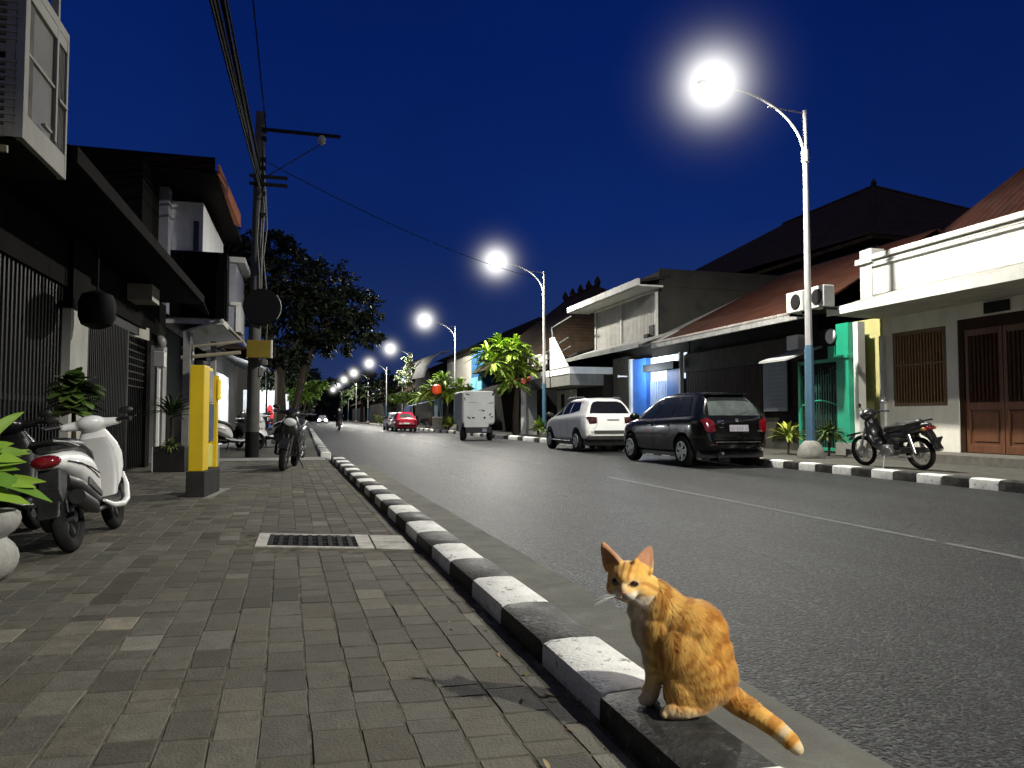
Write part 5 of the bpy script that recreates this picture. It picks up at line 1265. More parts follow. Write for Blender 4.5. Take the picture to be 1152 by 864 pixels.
# underbone motorcycle
def make_moto(label):
    t = thing('motorcycle', label, 'motorcycle', (0, 0, 0))
    RIM = mat('moto_rim', (.55, .55, .54), rough=.3, metal=.6, var=.1)
    tyre(t, -.61, .285, .085, RIM, spokes=28); tyre(t, .61, .285, .075, RIM, spokes=28)
    P = mat('moto_black', (.010, .010, .010), rough=.35, var=.1, coat=.5)
    blob('leg_shield', P, t, [('t', [(.18, .12, .38), (.30, .16, .58), (.36, .10, .82)], [.03, .045, .05]), ('t', [(.18, -.12, .38), (.30, -.16, .58), (.36, -.10, .82)], [.03, .045, .05]), ('t', [(.16, 0, .40), (.33, 0, .62), (.38, 0, .85)], [.05, .09, .09]), ('e', (.30, 0, .64), (.10, .17, .20), (0, .3, 0)), ('e', (.22, 0, .44), (.12, .15, .10))], .014, 4)
    blob('tail_body', P, t, [('t', [(.05, 0, .56), (-.30, 0, .63), (-.62, 0, .72), (-.84, 0, .77)], [.06, .10, .10, .055]), ('e', (-.30, 0, .58), (.28, .12, .12)), ('e', (-.12, 0, .46), (.16, .10, .14))], .014, 4)
    blob('seat', BLACK, t, [('t', [(.02, 0, .68), (-.3, 0, .745), (-.66, 0, .80)], [.07, .095, .085]), ('e', (-.32, 0, .76), (.36, .11, .045), (0, .12, 0))], .014, 4)
    b = MB()
    for k in range(10):
        a0, a1 = R(-75+135*k/10), R(-75+135*(k+1)/10); rr = .335
        b.add([(.61+rr*math.sin(a0), -.06, .30+rr*math.cos(a0)), (.61+rr*math.sin(a0), .06, .30+rr*math.cos(a0)), (.61+rr*math.sin(a1), .06, .30+rr*math.cos(a1)), (.61+rr*math.sin(a1), -.06, .30+rr*math.cos(a1))], [(0,1,2,3)])
    b.box((.80, 0, .585), (.26, .10, .03), rot=(0, R(12), 0))
    b.build('front_fender', P, t, smooth=True)
    b = MB()
    for s in (-1, 1): b.tube([(.62, s*.075, .285), (.44, s*.075, .72)], .02, 8)
    b.build('fork', STEEL, t, smooth=True)
    blob('handlebar_cowl', P, t, [('e', (.40, 0, .96), (.14, .15, .115), (0, .3, 0)), ('t', [(.34, -.2, .98), (.37, 0, .99), (.34, .2, .98)], [.03, .05, .03])], .012, 4)
    b = MB(); b.tube([(.24, -.34, .98), (.34, -.18, 1.0), (.34, .18, 1.0), (.24, .34, .98)], .014, 8); b.build('handlebar', BLACK, t)
    b = MB(); b.ball((.515, 0, .96), (.04, .09, .08), 12, 8); b.build('headlight', CLEARL, t, smooth=True)
    for s in (-1, 1):
        b = MB(); b.tube([(.32, s*.2, 1.0), (.29, s*.27, 1.12)], .007, 6); b.ball((.29, s*.30, 1.16), (.016, .07, .045), 12, 8, M=Rz(.3*s)); b.build('mirror', CHROME, t, smooth=True)
    b = MB(); b.box((.02, 0, .33), (.30, .20, .18)); b.lathe([(.10, -.13), (.11, 0), (.10, .13)], (-.02, 0, .30), 16, M=AX); b.box((.20, 0, .36), (.16, .12, .10)); b.build('engine', mat('engine_alloy', (.22, .22, .22), rough=.4, metal=.6, var=.3), t, bevel=.02)
    b = MB(); b.tube([(.36, 0, .80), (.05, 0, .50), (-.20, 0, .42)], .028, 8); b.tube([(-.20, 0, .42), (-.61, .08, .285)], .025, 8); b.tube([(-.15, .06, .45), (-.62, .09, .30)], .018, 6); b.build('frame', BLACK, t)
    b = MB(); b.tube([(.1, -.10, .24), (-.2, -.13, .24), (-.40, -.15, .28), (-.90, -.16, .36)], [.016, .018, .045, .045], 12); b.tube([(.1, .1, .22), (-.2, .13, .22), (-.55, .13, .25)], .02, 8); b.build('muffler', CHROME, t, smooth=True)
    for s in (-1, 1):
        b = MB(); b.tube([(-.60, s*.11, .30), (-.50, s*.10, .62)], .03, 10); b.build('shock', CHROME, t, smooth=True)
    b = MB(); b.box((-.56, .10, .355), (.50, .035, .10), rot=(0, R(4), 0)); b.build('chain_case', BLACK, t, bevel=.01)
    b = MB(); b.ball((-.85, 0, .73), (.06, .085, .05), 12, 8); b.build('tail_light', REDL, t, smooth=True)
    for s in (-1, 1):
        b = MB(); b.ball((-.83, s*.12, .72), (.045, .03, .035), 10, 6); b.build('indicator', mat('amber_lens', (.4, .16, .03), rough=.2), t, smooth=True)
    b = MB(); b.prism([(-.72, .72), (-.84, .70), (-1.02, .38), (-.97, .37), (-.84, .56), (-.72, .62)], .14, M=RX, c=(0, .07, 0)); b.build('mudguard', BLACK, t, bevel=.01)
    b = MB(); b.box((-.97, 0, .52), (.012, .19, .12), rot=(0, R(-28), 0)); b.build('number_plate', BLACK, t)
    b = MB(); b.tube([(-.50, .12, .80), (-.80, .11, .86), (-.92, 0, .875), (-.80, -.11, .86), (-.50, -.12, .80)], .015, 8); b.build('grab_rail', BLACK, t, smooth=True)
    b = MB(); b.tube([(.05, .10, .28), (0, .23, .02)], .012, 6); b.bar((.1, -.22, .28), (.1, .22, .28), .016); b.build('side_stand', STEEL, t)
    return t
mt = make_moto('black underbone motorcycle with spoked wheels parked in front of the white house')
place(mt, (10.12, 10.98, .13), R(95)); mt.rotation_euler = (R(-8), 0, R(95))
FM = []
for p, a, lab in (((9.9, 66, .13), 150, 'small parked motorcycle beyond the red car under the blue tarpaulin'), ((9.2, 71, .13), 120, 'dark parked motorcycle far along the right kerb, left of the white box'), ((9.0, 76, .13), 140, 'farthest parked motorcycle, by the green and yellow plants')):
    k = copy_tree(mt); place(k, p, R(a), lab, 'motorcycles parked far along the right kerb'); FM.append(k)

# three-wheeled cargo box
t = thing('cargo_tricycle', 'white box cargo tricycle with torn panels and black chassis, seen from behind', 'tricycle', (7.45, 33.2, 0), R(90))
BX = mat('box_white', (.80, .80, .76), rough=.7, var=.08, dirt=.35, scale=2)
BY = mat('box_grey', (.42, .42, .39), rough=.75, var=.15, dirt=.45, scale=2)
b = MB(); poly = rrect(-.74, .74, .72, 2.22, .16, 5)
MZ = Matrix(((0, 0, 1), (1, 0, 0), (0, 1, 0)))
b.prism(poly, 1.9, M=MZ, c=(-.75, 0, 0)); b.build('box', BY, t, bevel=.01)
b = MB(); b.prism(rrect(-.70, .70, .78, 2.20, .12, 4), .03, M=MZ, c=(-.785, 0, 0)); b.prism(rrect(-.45, .66, .60, .9, .05, 3), .02, M=MZ, c=(-.775, 0, 0)); b.build('rear_door', BX, t, bevel=.006)
b = MB(); b.prism([(-.75, .95), (.2, .95), (.2, 2.15), (-.75, 2.15)], .02, M=RX, c=(0, .765, 0)); b.prism([(-.75, .95), (-.4, .45), (-.05, .45), (.2, .95)], .02, M=RX, c=(0, .765, 0)); b.build('side_panel', BY, t)
b = MB()
for (y, z_, w_, h_, a) in ((.52, 2.06, .16, .05, .3), (.64, 1.86, .03, .14, -.2), (-.56, 1.68, .2, .03, -.1), (.3, 1.70, .4, .012, 0), (-.2, 1.34, .13, .05, .3), (-.05, 1.36, .10, .02, -.3), (.46, 1.02, .16, .05, .5), (.25, 1.02, .12, .06, .1), (-.26, 1.02, .09, .09, .7), (-.52, 1.17, .05, .13, .5), (-.6, 1.06, .12, .04, -.3), (-.66, 2.08, .08, .14, .6)):
    b.box((-.790, y, z_), (.012, w_, h_), rot=(a, 0, 0))
b.build('torn_patch', BLACKISH, t)
b = MB(); b.bx(-.7, 1.6, -.55, .55, .38, .72); b.bx(-.76, -.6, -.6, .6, .34, .62); b.bx(-.78, -.74, -.42, -.2, .38, .56); b.build('chassis', BLACK, t, bevel=.02)
b = MB(); b.bx(-.80, -.765, -.36, -.16, .4, .54); b.build('number_plate', mat('plate_grey', (.3, .31, .36)), t)
for s in (-1, 1):
    w_ = wheel(t, -.25, s*.62, .30, .17, side=s, rimm=BLACK)
wheel(t, 1.75, .12, .29, .12, side=1, rimm=BLACK)
b = MB(); b.tube([(1.75, .12, .29), (1.45, .1, .95)], .04, 8); b.tube([(1.35, -.4, 1.02), (1.4, 0, 1.04), (1.35, .5, 1.02)], .02, 8); b.ball((1.3, .1, .75), (.35, .3, .2), 10, 8); b.build('front_bike', BLACK, t)
b = MB(); b.ball((1.35, .55, 1.15), (.03, .09, .07), 10, 8); b.ball((1.35, -.5, 1.15), (.03, .09, .07), 10, 8); b.build('mirror', CHROME, t)
place(t, (7.40, 33.0, 0), R(90))

# ------------------------------------------------------------------ far rider on a motorcycle
k = copy_tree(mt); place(k, (2.55, 62, 0), R(90), 'motorcycle ridden away in the middle of the far road'); k.rotation_euler = (0, 0, R(92))
CL = mat('dark_clothes', (.014, .013, .014), rough=.85, var=.3)
pr2 = thing('person', 'person in dark clothes and pale helmet riding the far motorcycle', 'person', (2.55, 62, 0), R(92))
bod = blob('body', CL, pr2, [('t', [(-.28, 0, .84), (-.24, 0, 1.05), (-.16, 0, 1.32), (-.12, 0, 1.42)], [.16, .16, .18, .10]), ('t', [(-.14, .17, 1.36), (.02, .27, 1.14), (.22, .30, 1.02)], [.065, .05, .04]), ('t', [(-.14, -.17, 1.36), (.02, -.27, 1.14), (.22, -.30, 1.02)], [.065, .05, .04]),
     ('t', [(-.26, .10, .84), (.12, .19, .72), (.08, .18, .34), (.20, .18, .29)], [.10, .075, .055, .045]), ('t', [(-.26, -.10, .84), (.12, -.19, .72), (.08, -.18, .34), (.20, -.18, .29)], [.10, .075, .055, .045]), ('t', [(-.12, 0, 1.42), (-.09, 0, 1.52)], [.06, .06]), ('e', (-.08, 0, 1.6), (.10, .085, .12))], .02, 3)
b = MB(); b.ball((-.085, 0, 1.64), (.135, .12, .125), 16, 10); b.build('helmet', mat('helmet_pale', (.55, .55, .5), rough=.35), pr2, smooth=True)
b = MB(); b.ball((.035, 0, 1.58), (.03, .07, .05), 10, 8); b.build('face', mat('skin_brown', (.25, .13, .08), rough=.6), pr2, smooth=True)
# ------------------------------------------------------------------ trees and plants
BARK = mat('bark', (.050, .041, .030), rough=.95, var=.35, scale=6, bump=.5, bscale=25, stretch=(2, 2, .5))
LEAF = mat('leaf', (.05, .09, .02), rough=.55, var=.2, scale=3, attr='col', spec=.35)
def crown(name, t, centres, n, L, W, dark, light, seed, drop=.25, hollow=.55):
    """leaf-sized faces spread through overlapping clumps"""
    r = random.Random(seed); m = MB()
    tot = sum(c[1]**2 for c in centres)
    for (c, rad, *sq) in centres:
        q = sq[0] if sq else .8; kk = int(n*rad*rad/tot)
        subs = [(rdir(r)*rad*r.uniform(hollow, 1.)) for _ in range(max(4, kk//26))]
        for _ in range(kk):
            s = r.choice(subs); p = s + rdir(r)*rad*.26*r.uniform(.2, 1)
            p = Vector((p.x, p.y, p.z*q)) + Vector(c)
            d = (rdir(r, -.7, .7) + s.normalized()*.5 - Vector((0, 0, drop))).normalized(); k = r.random()
            up = rdir(r, .2, 1)
            cc = tuple(dark[i]*(1-k)+light[i]*k for i in range(3))
            leaf(m, p, d, L*r.uniform(.6, 1.3), W*r.uniform(.7, 1.2), .2, up, n=2, c=cc)
    return m.build(name, LEAF, t, world=False)
def limbs(t, paths, name='trunk'):
    m = MB()
    for pts, r0, r1 in paths:
        k = len(pts); m.tube(pts, [r0+(r1-r0)*i/(k-1) for i in range(k)], 9)
    return m.build(name, BARK, t, smooth=True)
# big dark tree on the left pavement
t = thing('big_tree', 'big dense dark tree overhanging the left pavement behind the utility pole', 'tree', (-.95, 27, .12))
limbs(t, [([(0, 0, 0), (.05, 0, 1.2), (.02, .1, 2.4), (-.3, .1, 3.6), (-.5, .2, 5)], .24, .10), ([(.5, .2, 0), (.56, .2, 1.3), (.8, .2, 2.6), (1.3, .1, 3.8), (1.9, 0, 4.6)], .14, .05),
          ([(.02, .1, 2.4), (.6, .3, 3.6), (1.2, .4, 5.2)], .12, .05), ([(-.3, .1, 3.4), (-.9, -.3, 4.6), (-1.4, -.4, 5.6)], .1, .04), ([(.6, -.4, 1.2), (.85, -.5, 2.1), (1.15, -.6, 3.0)], .05, .02)])
crown('crown', t, [((-.6, .2, 5.9), 1.25), ((.5, .4, 6.1), 1.2), ((1.5, .2, 5.6), 1.2), ((2.4, .1, 4.9), 1.15), ((2.75, 0, 4.1), .85), ((1.3, .5, 4.6), 1.35), ((.2, .3, 4.6), 1.2), ((-1.0, .4, 4.7), 1.0), ((.1, .2, 3.2), .75), ((-1.7, .3, 5.3), 1.1), ((-1.5, .2, 6.4), .9), ((-2.1, .3, 4.5), .8), ((-2.0, .3, 6.6), .9), ((-1.2, .2, 6.95), .8), ((-.3, .2, 7.0), .7), ((.9, .6, 3.3), .7), ((-.1, .8, 2.3), .6), ((1.9, 0, 3.6), .7)],
      19000, .20, .095, (.006, .010, .004), (.022, .034, .011), 3)
t = thing('small_tree', 'small bright green tree on the left kerb beyond the big tree', 'tree', (-.15, 31.5, .12))
limbs(t, [([(0, 0, 0), (.03, 0, .9), (.1, 0, 1.7)], .05, .02)])
crown('crown', t, [((.1, 0, 2.0), .55, .6), ((.5, -.1, 2.2), .45, .6), ((-.3, 0, 1.9), .4, .6)], 1500, .2, .07, (.06, .12, .012), (.18, .30, .03), 5)
# bushy palm-like tree on the right
def bushy(t, h, R0, n, seed, cs, L=.75):
    limbs(t, [([(0, 0, 0), (-.02, 0, h*.3), (.04, 0, h*.62)], .20, .13), ([(.04, 0, h*.6), (.3, .2, h*.78)], .1, .05), ([(.04, 0, h*.6), (-.35, -.1, h*.8)], .1, .05), ([(.02, 0, h*.6), (0, -.25, h*.85)], .1, .05)])
    r = random.Random(seed); m = MB()
    for (c, k) in cs:
        for i in range(int(n*k)):
            d = rdir(r, -.35, 1.); cc = r.random()
            col_ = tuple((.11, .20, .02)[j]*(1-cc) + (.40, .56, .07)[j]*cc for j in range(3))
            p = Vector(c) + d*.12
            leaf(m, p, d, L*r.uniform(.65, 1.25)*R0, .16*r.uniform(.7, 1.2), .42, n=5, c=col_, fold=.5)
            # leaflets along the blade give the ragged outline
            for q in range(7):
                tt = .25+.7*q/7; sd = Vector((-d.y, d.x, 0)); sd = sd.normalized() if sd.length > .01 else Vector((1, 0, 0))
                for s_ in (-1, 1):
                    bp = p + d*(L*R0*tt) - Vector((0, 0, 1))*(.42*L*R0*tt*tt)
                    leaf(m, bp, d*.8 + sd*s_*.8, .22*R0*(1.1-tt*.5), .06, .3, n=2, c=col_)
    return m.build('crown', LEAF, t)
t = thing('bushy_palm', 'bushy palm-like tree with bright lamp-lit fronds behind the white cargo tricycle', 'tree', (9.80, 34.6, -.1))
bushy(t, 4.1, 1.12, 40, 11, [((-.3, 0, 3.5), 1), ((-1.2, -.2, 3.7), .9), ((.25, .1, 3.5), .9), ((-.3, -.3, 4.3), 1.0), ((-.8, 0, 4.6), .9), ((-.05, .2, 4.6), .8), ((-.25, -.3, 2.8), .8), ((-1.45, -.1, 4.2), .8), ((.4, 0, 4.1), .6)])
t = thing('bushy_palm', 'low bright green frond tree above the red lantern, right of the red car', 'tree', (9.7, 52.5, .13))
bushy(t, 2.9, 1.25, 64, 12, [((0, 0, 2.7), 1), ((-.9, 0, 2.9), .9), ((.9, 0, 3.0), .9), ((-.3, 0, 3.5), .8), ((-1.7, 0, 2.4), .5), ((1.6, 0, 2.6), .5)], .9)
t = thing('creeper', 'pale creeper climbing the lamp pole and awning above the red car', 'creeper', (10.3, 77.5, .13))
crown('leaves', t, [((.1, 0, 6.2), .6, 1.6), ((-.5, 0, 5.2), .9, 1.2), ((.1, 0, 4.2), .5, 1.6), ((-.2, 0, 7.2), .5, 1.6)], 1600, .22, .12, (.12, .16, .07), (.36, .40, .24), 8)
t = thing('small_tree', 'small round bright tree left of the blue tarpaulin, far right kerb', 'tree', (9.0, 72, .13))
limbs(t, [([(0, 0, 0), (0, 0, 1), (.1, 0, 2.4)], .07, .03)])
crown('crown', t, [((0, 0, 3.0), .9, .6), ((.9, 0, 2.7), .7, .6), ((-.8, 0, 2.9), .7, .6)], 1500, .3, .13, (.06, .12, .015), (.2, .32, .04), 6)
for x, y, h, rr, lab, sd in ((8.6, 90, 1.1, .8, 'green and yellow leafy shrub far along the right kerb', 31), (-2.2, 66, 6.5, 3.2, 'dark round tree far down the left side, beyond the big tree', 32), (-2.5, 88, 6.0, 3.4, 'second dark tree far down the left side', 33),
                         (-1.5, 135, 8.5, 5.0, 'broad dark tree closing the left end of the street', 34), (10.5, 150, 9.5, 5.0, 'broad dark tree closing the right end of the street', 35), (4, 230, 12, 8, 'darkest tree mass right at the end of the road', 36), (12.5, 118, 7.5, 3.5, 'dark tree on the far right above the lamp row', 37)):
    t = thing('shrub' if h < 2 else 'far_tree', lab, 'shrub' if h < 2 else 'tree', (x, y, .1))
    limbs(t, [([(0, 0, 0), (.1, 0, h*.4), (-.1, 0, h*.75)], .04*h, .015*h)])
    cs = [((random.Random(sd+i).uniform(-1, 1)*rr*.7, random.Random(sd*3+i).uniform(-1, 1)*rr*.5, h*.72 + random.Random(sd*7+i).uniform(-.9, .8)*rr*.6), rr*.55) for i in range(9)]
    crown('crown', t, cs, 2600 if h > 2 else 700, rr*.15, rr*.075, (.016, .028, .010) if h > 2 else (.06, .12, .02), (.045, .07, .022) if h > 2 else (.3, .35, .06), sd)

def tuft(name, label, cat, loc, n, L, W, zmin, seed, dark, light, bend=.45, stem=0., group=None, mat_=None, fold=.25):
    t = thing(name, label, cat, loc, 0, group); r = random.Random(seed); m = MB()
    for i in range(n):
        d = rdir(r, zmin, 1.); k = r.random(); c = tuple(dark[j]*(1-k)+light[j]*k for j in range(3))
        leaf(m, Vector((0, 0, stem)) + d*.05 + Vector((0, 0, r.uniform(0, stem*.35))), d, L*r.uniform(.6, 1.2), W*r.uniform(.7, 1.2), bend, n=6, c=c, fold=fold)
    m.build('leaves', LEAF, t, smooth=True)
    if stem:
        b = MB(); b.tube([(0, 0, 0), (.01, 0, stem*.6), (0, 0, stem+.05)], [.03, .025, .02], 8); b.build('stem', BARK, t, smooth=True)
    return t
# pot with broad leaves at the left edge
t = thing('stone_pot', 'big rounded stone pot at the left edge of the pavement', 'pot', (-1.77, 4.72, .12))
m = MB(); m.lathe([(.13, 0), (.17, .01), (.205, .045), (.228, .085), (.235, .125), (.226, .165), (.205, .20), (.178, .225), (.170, .238), (.182, .25), (.21, .272), (.232, .305), (.24, .34), (.232, .372), (.215, .385), (.20, .378), (.185, .34)], n=48); m.build('pot', mat('stone_pot', (.33, .33, .30), rough=.8, var=.25, scale=5, dirt=.5, bump=.25), t, smooth=True)
m = MB(); m.lathe([(.18, .33), (.02, .345)], n=20); m.build('soil', mat('soil', (.03, .022, .015), rough=1), t)
t = thing('potted_plant', 'broad strap leaves of a bright green plant growing in the stone pot', 'plant', (-1.86, 4.70, .54))
r = random.Random(14); m = MB()
for i in range(58):
    a = r.uniform(0, 2*math.pi); el = r.uniform(-.05, 1.2); d = Vector((math.cos(a)*math.cos(el), math.sin(a)*math.cos(el), math.sin(el))); k = r.random()
    leaf(m, (r.uniform(-.05, .05), r.uniform(-.05, .05), r.uniform(.02, .26)), d, r.uniform(.38, .56), r.uniform(.065, .10), .32, n=9, c=(.12+.18*k, .25+.19*k, .025+.03*k), fold=.32, up=Vector((r.uniform(-.2, .7), -.75, r.uniform(.3, .9))))
for (dx, dz, l_, z0) in ((.9, .06, .42, .14), (.95, .25, .38, .2), (.85, .42, .34, .24), (.9, .10, .36, .26), (.6, .75, .36, .3), (.8, -.05, .40, .1), (.3, 1.2, .34, .28)):
    leaf(m, (0, 0, z0), Vector((dx, -.15, dz)), l_*1.05, .085, .16, n=9, c=(.26, .42, .05), fold=.30, up=Vector((.1, -.8, .6)))
m.build('leaves', LEAF, t, smooth=True)
tuft('leafy_bush', 'dark glossy leafed bush on thin stems behind the white scooter', 'bush', (-2.3, 8.5, .12), 120, .23, .17, -.35, 22, (.030, .055, .012), (.10, .17, .03), .35, .95, fold=.1)
t = thing('planter_box', 'square black planter box with pale edge against the left front', 'planter', (-2.2, 13.6, .12))
m = MB(); m.bx(-.23, .25, -.25, .25, 0, .42); m.build('box', mat('planter_black', (.022, .022, .022), rough=.6), t, bevel=.008)
m = MB(); m.bx(-.245, -.232, -.26, -.24, 0, .42); m.build('edge', WHITEPAINT, t)
tuft('spiky_plant', 'dark tall spiky plant with short green shoots in the black planter box', 'plant', (-2.2, 13.6, .53), 60, .55, .05, .2, 23, (.018, .03, .010), (.05, .08, .02), .35, .45)
m = MB(); r = random.Random(2)
k_ = tuft('fringe_plant', 'short green shoots along the rim of the black planter box', 'plant', (-2.2, 13.5, .53), 60, .22, .035, .05, 24, (.05, .08, .015), (.13, .17, .04), .5)
t = thing('stool_box', 'low dark concrete block beside the planter box', 'block', (-1.82, 14.6, .12))
m = MB(); m.bx(-.2, .25, -.3, .3, 0, .38); m.build('block', GREYWALL, t, bevel=.01)
# plants on the right
tuft('yellow_plant', 'yellow-green strap-leafed plant left of the blue lamp pole base', 'plant', (11.3, 15.6, .13), 70, .58, .075, .05, 41, (.12, .17, .02), (.42, .45, .07), .4, .35)
tuft('gate_plant', 'dark leafy plant with pale top leaves right of the blue lamp pole base', 'plant', (11.75, 14.7, .13), 110, .42, .08, -.1, 42, (.02, .04, .012), (.10, .15, .03), .5, .42)
tuft('roadside_plant', 'bright spiky plant left of the second lamp pole by the white pillar', 'plant', (10.6, 33.2, .13), 120, .75, .10, .1, 43, (.08, .15, .02), (.26, .34, .05), .35, .3)
tuft('roadside_plant', 'low grey-green plant at the foot of the second lamp pole', 'plant', (10.3, 31.2, .13), 90, .45, .07, .1, 44, (.06, .09, .03), (.17, .21, .08), .4, .2)
tuft('roadside_plant', 'bright yellow-green plant right of the pale block near the red car', 'plant', (9.4, 50, .13), 90, .8, .14, .1, 45, (.12, .2, .02), (.40, .46, .06), .3, .3)
t = thing('pale_block', 'pale concrete bollard block between the red car and the yellow-green plant', 'block', (9.35, 54.3, .13))
m = MB(); m.bx(-.35, .35, -.35, .35, 0, .95); m.build('block', CONCRETE, t, bevel=.03)
t = thing('white_box', 'small white box standing at the kerb far left of the red car', 'box', (9.0, 68.5, .13))
m = MB(); m.bx(-.45, .45, -.3, .3, 0, 1.05); m.build('box', WHITEPAINT, t, bevel=.03)
t = thing('red_lantern', 'red-orange round lantern hanging under the bright frond tree', 'lantern', (8.70, 51.0, 3.0))
m = MB(); m.lathe([(.08, -.34), (.28, -.24), (.33, 0), (.27, .24), (.1, .36)], n=20); m.build('lantern', mat('lantern_red', (.70, .07, .015), rough=.5, emit=(1, .10, .02), estr=.35), t, smooth=True)
m = MB(); m.tube([(0, 0, .44), (0, 0, .8)], .015, 6); m.build('cord', BLACK, t)
t = thing('blue_tarpaulin', 'blue tarpaulin over a small stall behind the red car', 'tarpaulin', (10.6, 68, .13))
m = MB(); m.add([(-1.5, -1, 2.0), (1.2, -1, 2.6), (1.2, 3, 2.6), (-1.5, 3, 2.0), (-1.7, -1, 1.4), (-1.7, 3, 1.5)], [(0,1,2,3), (0,3,5,4)]); m.build('sheet', mat('tarp_blue', (.05, .14, .48), rough=.45, var=.2), t)
m = MB(); m.bar((-1.4, -1, 0), (-1.4, -1, 2), .04); m.bar((-1.4, 3, 0), (-1.4, 3, 2), .04); m.bar((1.2, -1, 0), (1.2, -1, 2.6), .04); m.build('post', STEEL, t)
t = thing('blue_light_sign', 'small pale blue lit sign on a post far along the right side', 'sign', (10.4, 84, .13))
m = MB(); m.bar((0, 0, 0), (0, 0, 5), .05); m.build('post', STEEL, t)
m = MB(); m.bx(-.15, .25, -.06, .06, 5.0, 5.6); m.build('panel', mat('lit_blue', (.5, .75, 1), emit=(.45, .75, 1), estr=2.0), t)
t = thing('shop_sign', 'rounded white sign with a dark squiggle mark above the red car', 'sign', (9.95, 56.0, 3.0))
m = MB(); m.ball((0, 0, .3), (.95, .12, .5), 20, 10); m.build('panel', mat('sign_cream', (.6, .6, .56), rough=.5, var=.3, scale=2), t, smooth=True)
m = MB(); m.tube([(-.28, -.13, .55), (-.05, -.135, .58), (-.12, -.14, .34), (.08, -.14, .28), (-.05, -.135, .06), (-.25, -.13, .05)], .05, 6); m.build('mark', BLACKISH, t)
# ------------------------------------------------------------------ the cat
from mathutils import noise as mnoise
CAT0 = Vector((.94, 1.96, .209)); CAX = Vector((.9636, -.2673, 0)); CBX = Vector((.2673, .9636, 0))
cat = thing('cat', 'orange tabby cat sitting on a black kerb block, looking towards the viewer', 'cat', CAT0, R(-15.5))
V = Vector
HC = V((-.046, .022, .346))                      # head centre
FD = V((-.36, -.90, -.20)).normalized()          # where the face points
FR = V((FD.y, -FD.x, 0)).normalized()            # its own right-left axis (towards picture left)
FU = FR.cross(FD).normalized()
if FU.z < 0: FU = -FU
if FR.x > 0: FR = -FR
HS = .90
def hp(x, y, z_): return HC + (FR*x + FD*y + FU*z_)*HS     # x: towards picture left, y: forward, z: up
HM = Matrix((FR, FD, FU)).transposed()
he = HM.to_euler()
parts = [
    ('e', HC, (.066, .060, .056), he), ('e', hp(0, .022, -.018), (.054, .042, .038), he),
    ('e', hp(.016, .060, -.026), (.022, .020, .018), he), ('e', hp(-.016, .060, -.026), (.022, .020, .018), he), ('e', hp(0, .052, -.040), (.018, .022, .014), he),
    ('e', hp(0, .055, -.004), (.015, .028, .018), he), ('e', hp(0, .040, .020), (.030, .028, .022), he),
    ('e', hp(.040, .015, -.024), (.028, .034, .026), he), ('e', hp(-.045, .015, -.024), (.028, .034, .026), he),
    ('t', [V((-.035, .03, .335)), V((.025, .025, .285)), V((.07, .02, .235))], [.050, .061, .075]),
    ('e', V((.026, .030, .220)), (.062, .064, .085)), ('e', V((.014, .03, .262)), (.060, .055, .055)), ('e', V((.040, .03, .165)), (.052, .062, .07)),
    ('t', [V((.072, .022, .230)), V((.135, .0, .192)), V((.158, -.028, .100))], [.072, .098, .090]),
    ('e', V((.150, -.025, .085)), (.095, .092, .080)), ('e', V((.09, .0, .13)), (.075, .078, .09)),
    ('e', V((.112, -.078, .092)), (.078, .042, .092), (0, R(12), R(-20))), ('e', V((.080, -.082, .060)), (.050, .034, .054), (0, 0, R(-20))), ('e', V((.10, -.04, .15)), (.085, .07, .085)),
    ('e', V((.145, .045, .080)), (.075, .050, .078)),
    ('t', [V((.125, -.09, .026)), V((.085, -.104, .021)), V((.052, -.102, .018)), V((.040, -.098, .015))], [.026, .023, .0205, .0175]),
    ('t', [V((.19, .04, .022)), V((.09, .055, .018))], [.024, .020]),
    ('t', [V((.034, -.004, .215)), V((.026, -.004, .140)), V((.022, -.004, .080)), V((.015, -.004, .032)), V((.002, -.006, .018))], [.050, .036, .0265, .0225, .0225]),
    ('t', [V((.054, .066, .215)), V((.046, .066, .140)), V((.042, .066, .080)), V((.036, .066, .032)), V((.022, .064, .018))], [.046, .034, .025, .0215, .022]),
]
for k in (-1, 0, 1):
    parts.append(('e', V((-.012, -.006+.0125*k, .012)), (.012, .0075, .011))); parts.append(('e', V((.010, .064+.0125*k, .012)), (.012, .0075, .011)))
    parts.append(('e', V((.030, -.098+.011*k, .011)), (.011, .007, .010)))
TAIL = [V((.205, -.045, .050)), V((.245, -.065, .022)), V((.285, -.095, .004)), V((.325, -.125, -.018)), V((.352, -.150, -.040)), V((.366, -.160, -.055))]
parts.append(('t', TAIL, [.036, .033, .029, .0265, .024, .017]))
# ears: thin leaning shells, wide at the root
EARS = []
for sx, tip in ((1, V((-.121, .022, .447))), (-1, V((.024, .050, .434)))):
    root = hp(sx*.045, -.006, .040)
    EARS.append((root, tip))
    ax = (tip-root); ln = ax.length; ax.normalize()
    fd = (FD + V((sx*-.25, 0, 0))); fd = (fd - ax*fd.dot(ax)).normalized(); wd = ax.cross(fd)
    Mx = Matrix((wd, fd, ax)).transposed().to_euler()
    for i in range(9):
        u_ = i/8; w_ = .029*(1-u_**1.25)**.8 + .0035
        parts.append(('e', root + ax*ln*(u_*.95-.04) - fd*(.004), (w_, .0065-.002*u_, .012), Mx))
        for s in (-1, 1):
            parts.append(('e', root + ax*ln*(u_*.95-.04) + wd*s*w_*.85 + fd*.004*(1-u_), (.0055-.002*u_, .007, .010), Mx))
parts = [(p[0], p[1], tuple(k*HS for k in p[2]), p[3]) if len(p) > 3 and p[3] is he else p for p in parts]
CATM = mat('cat_coat', (.5, .25, .06), rough=.75, var=.10, scale=60, attr='col', spec=.2, sheen=.25)
body = blob('body', CATM, cat, parts, voxel=.0036, smooth=5)

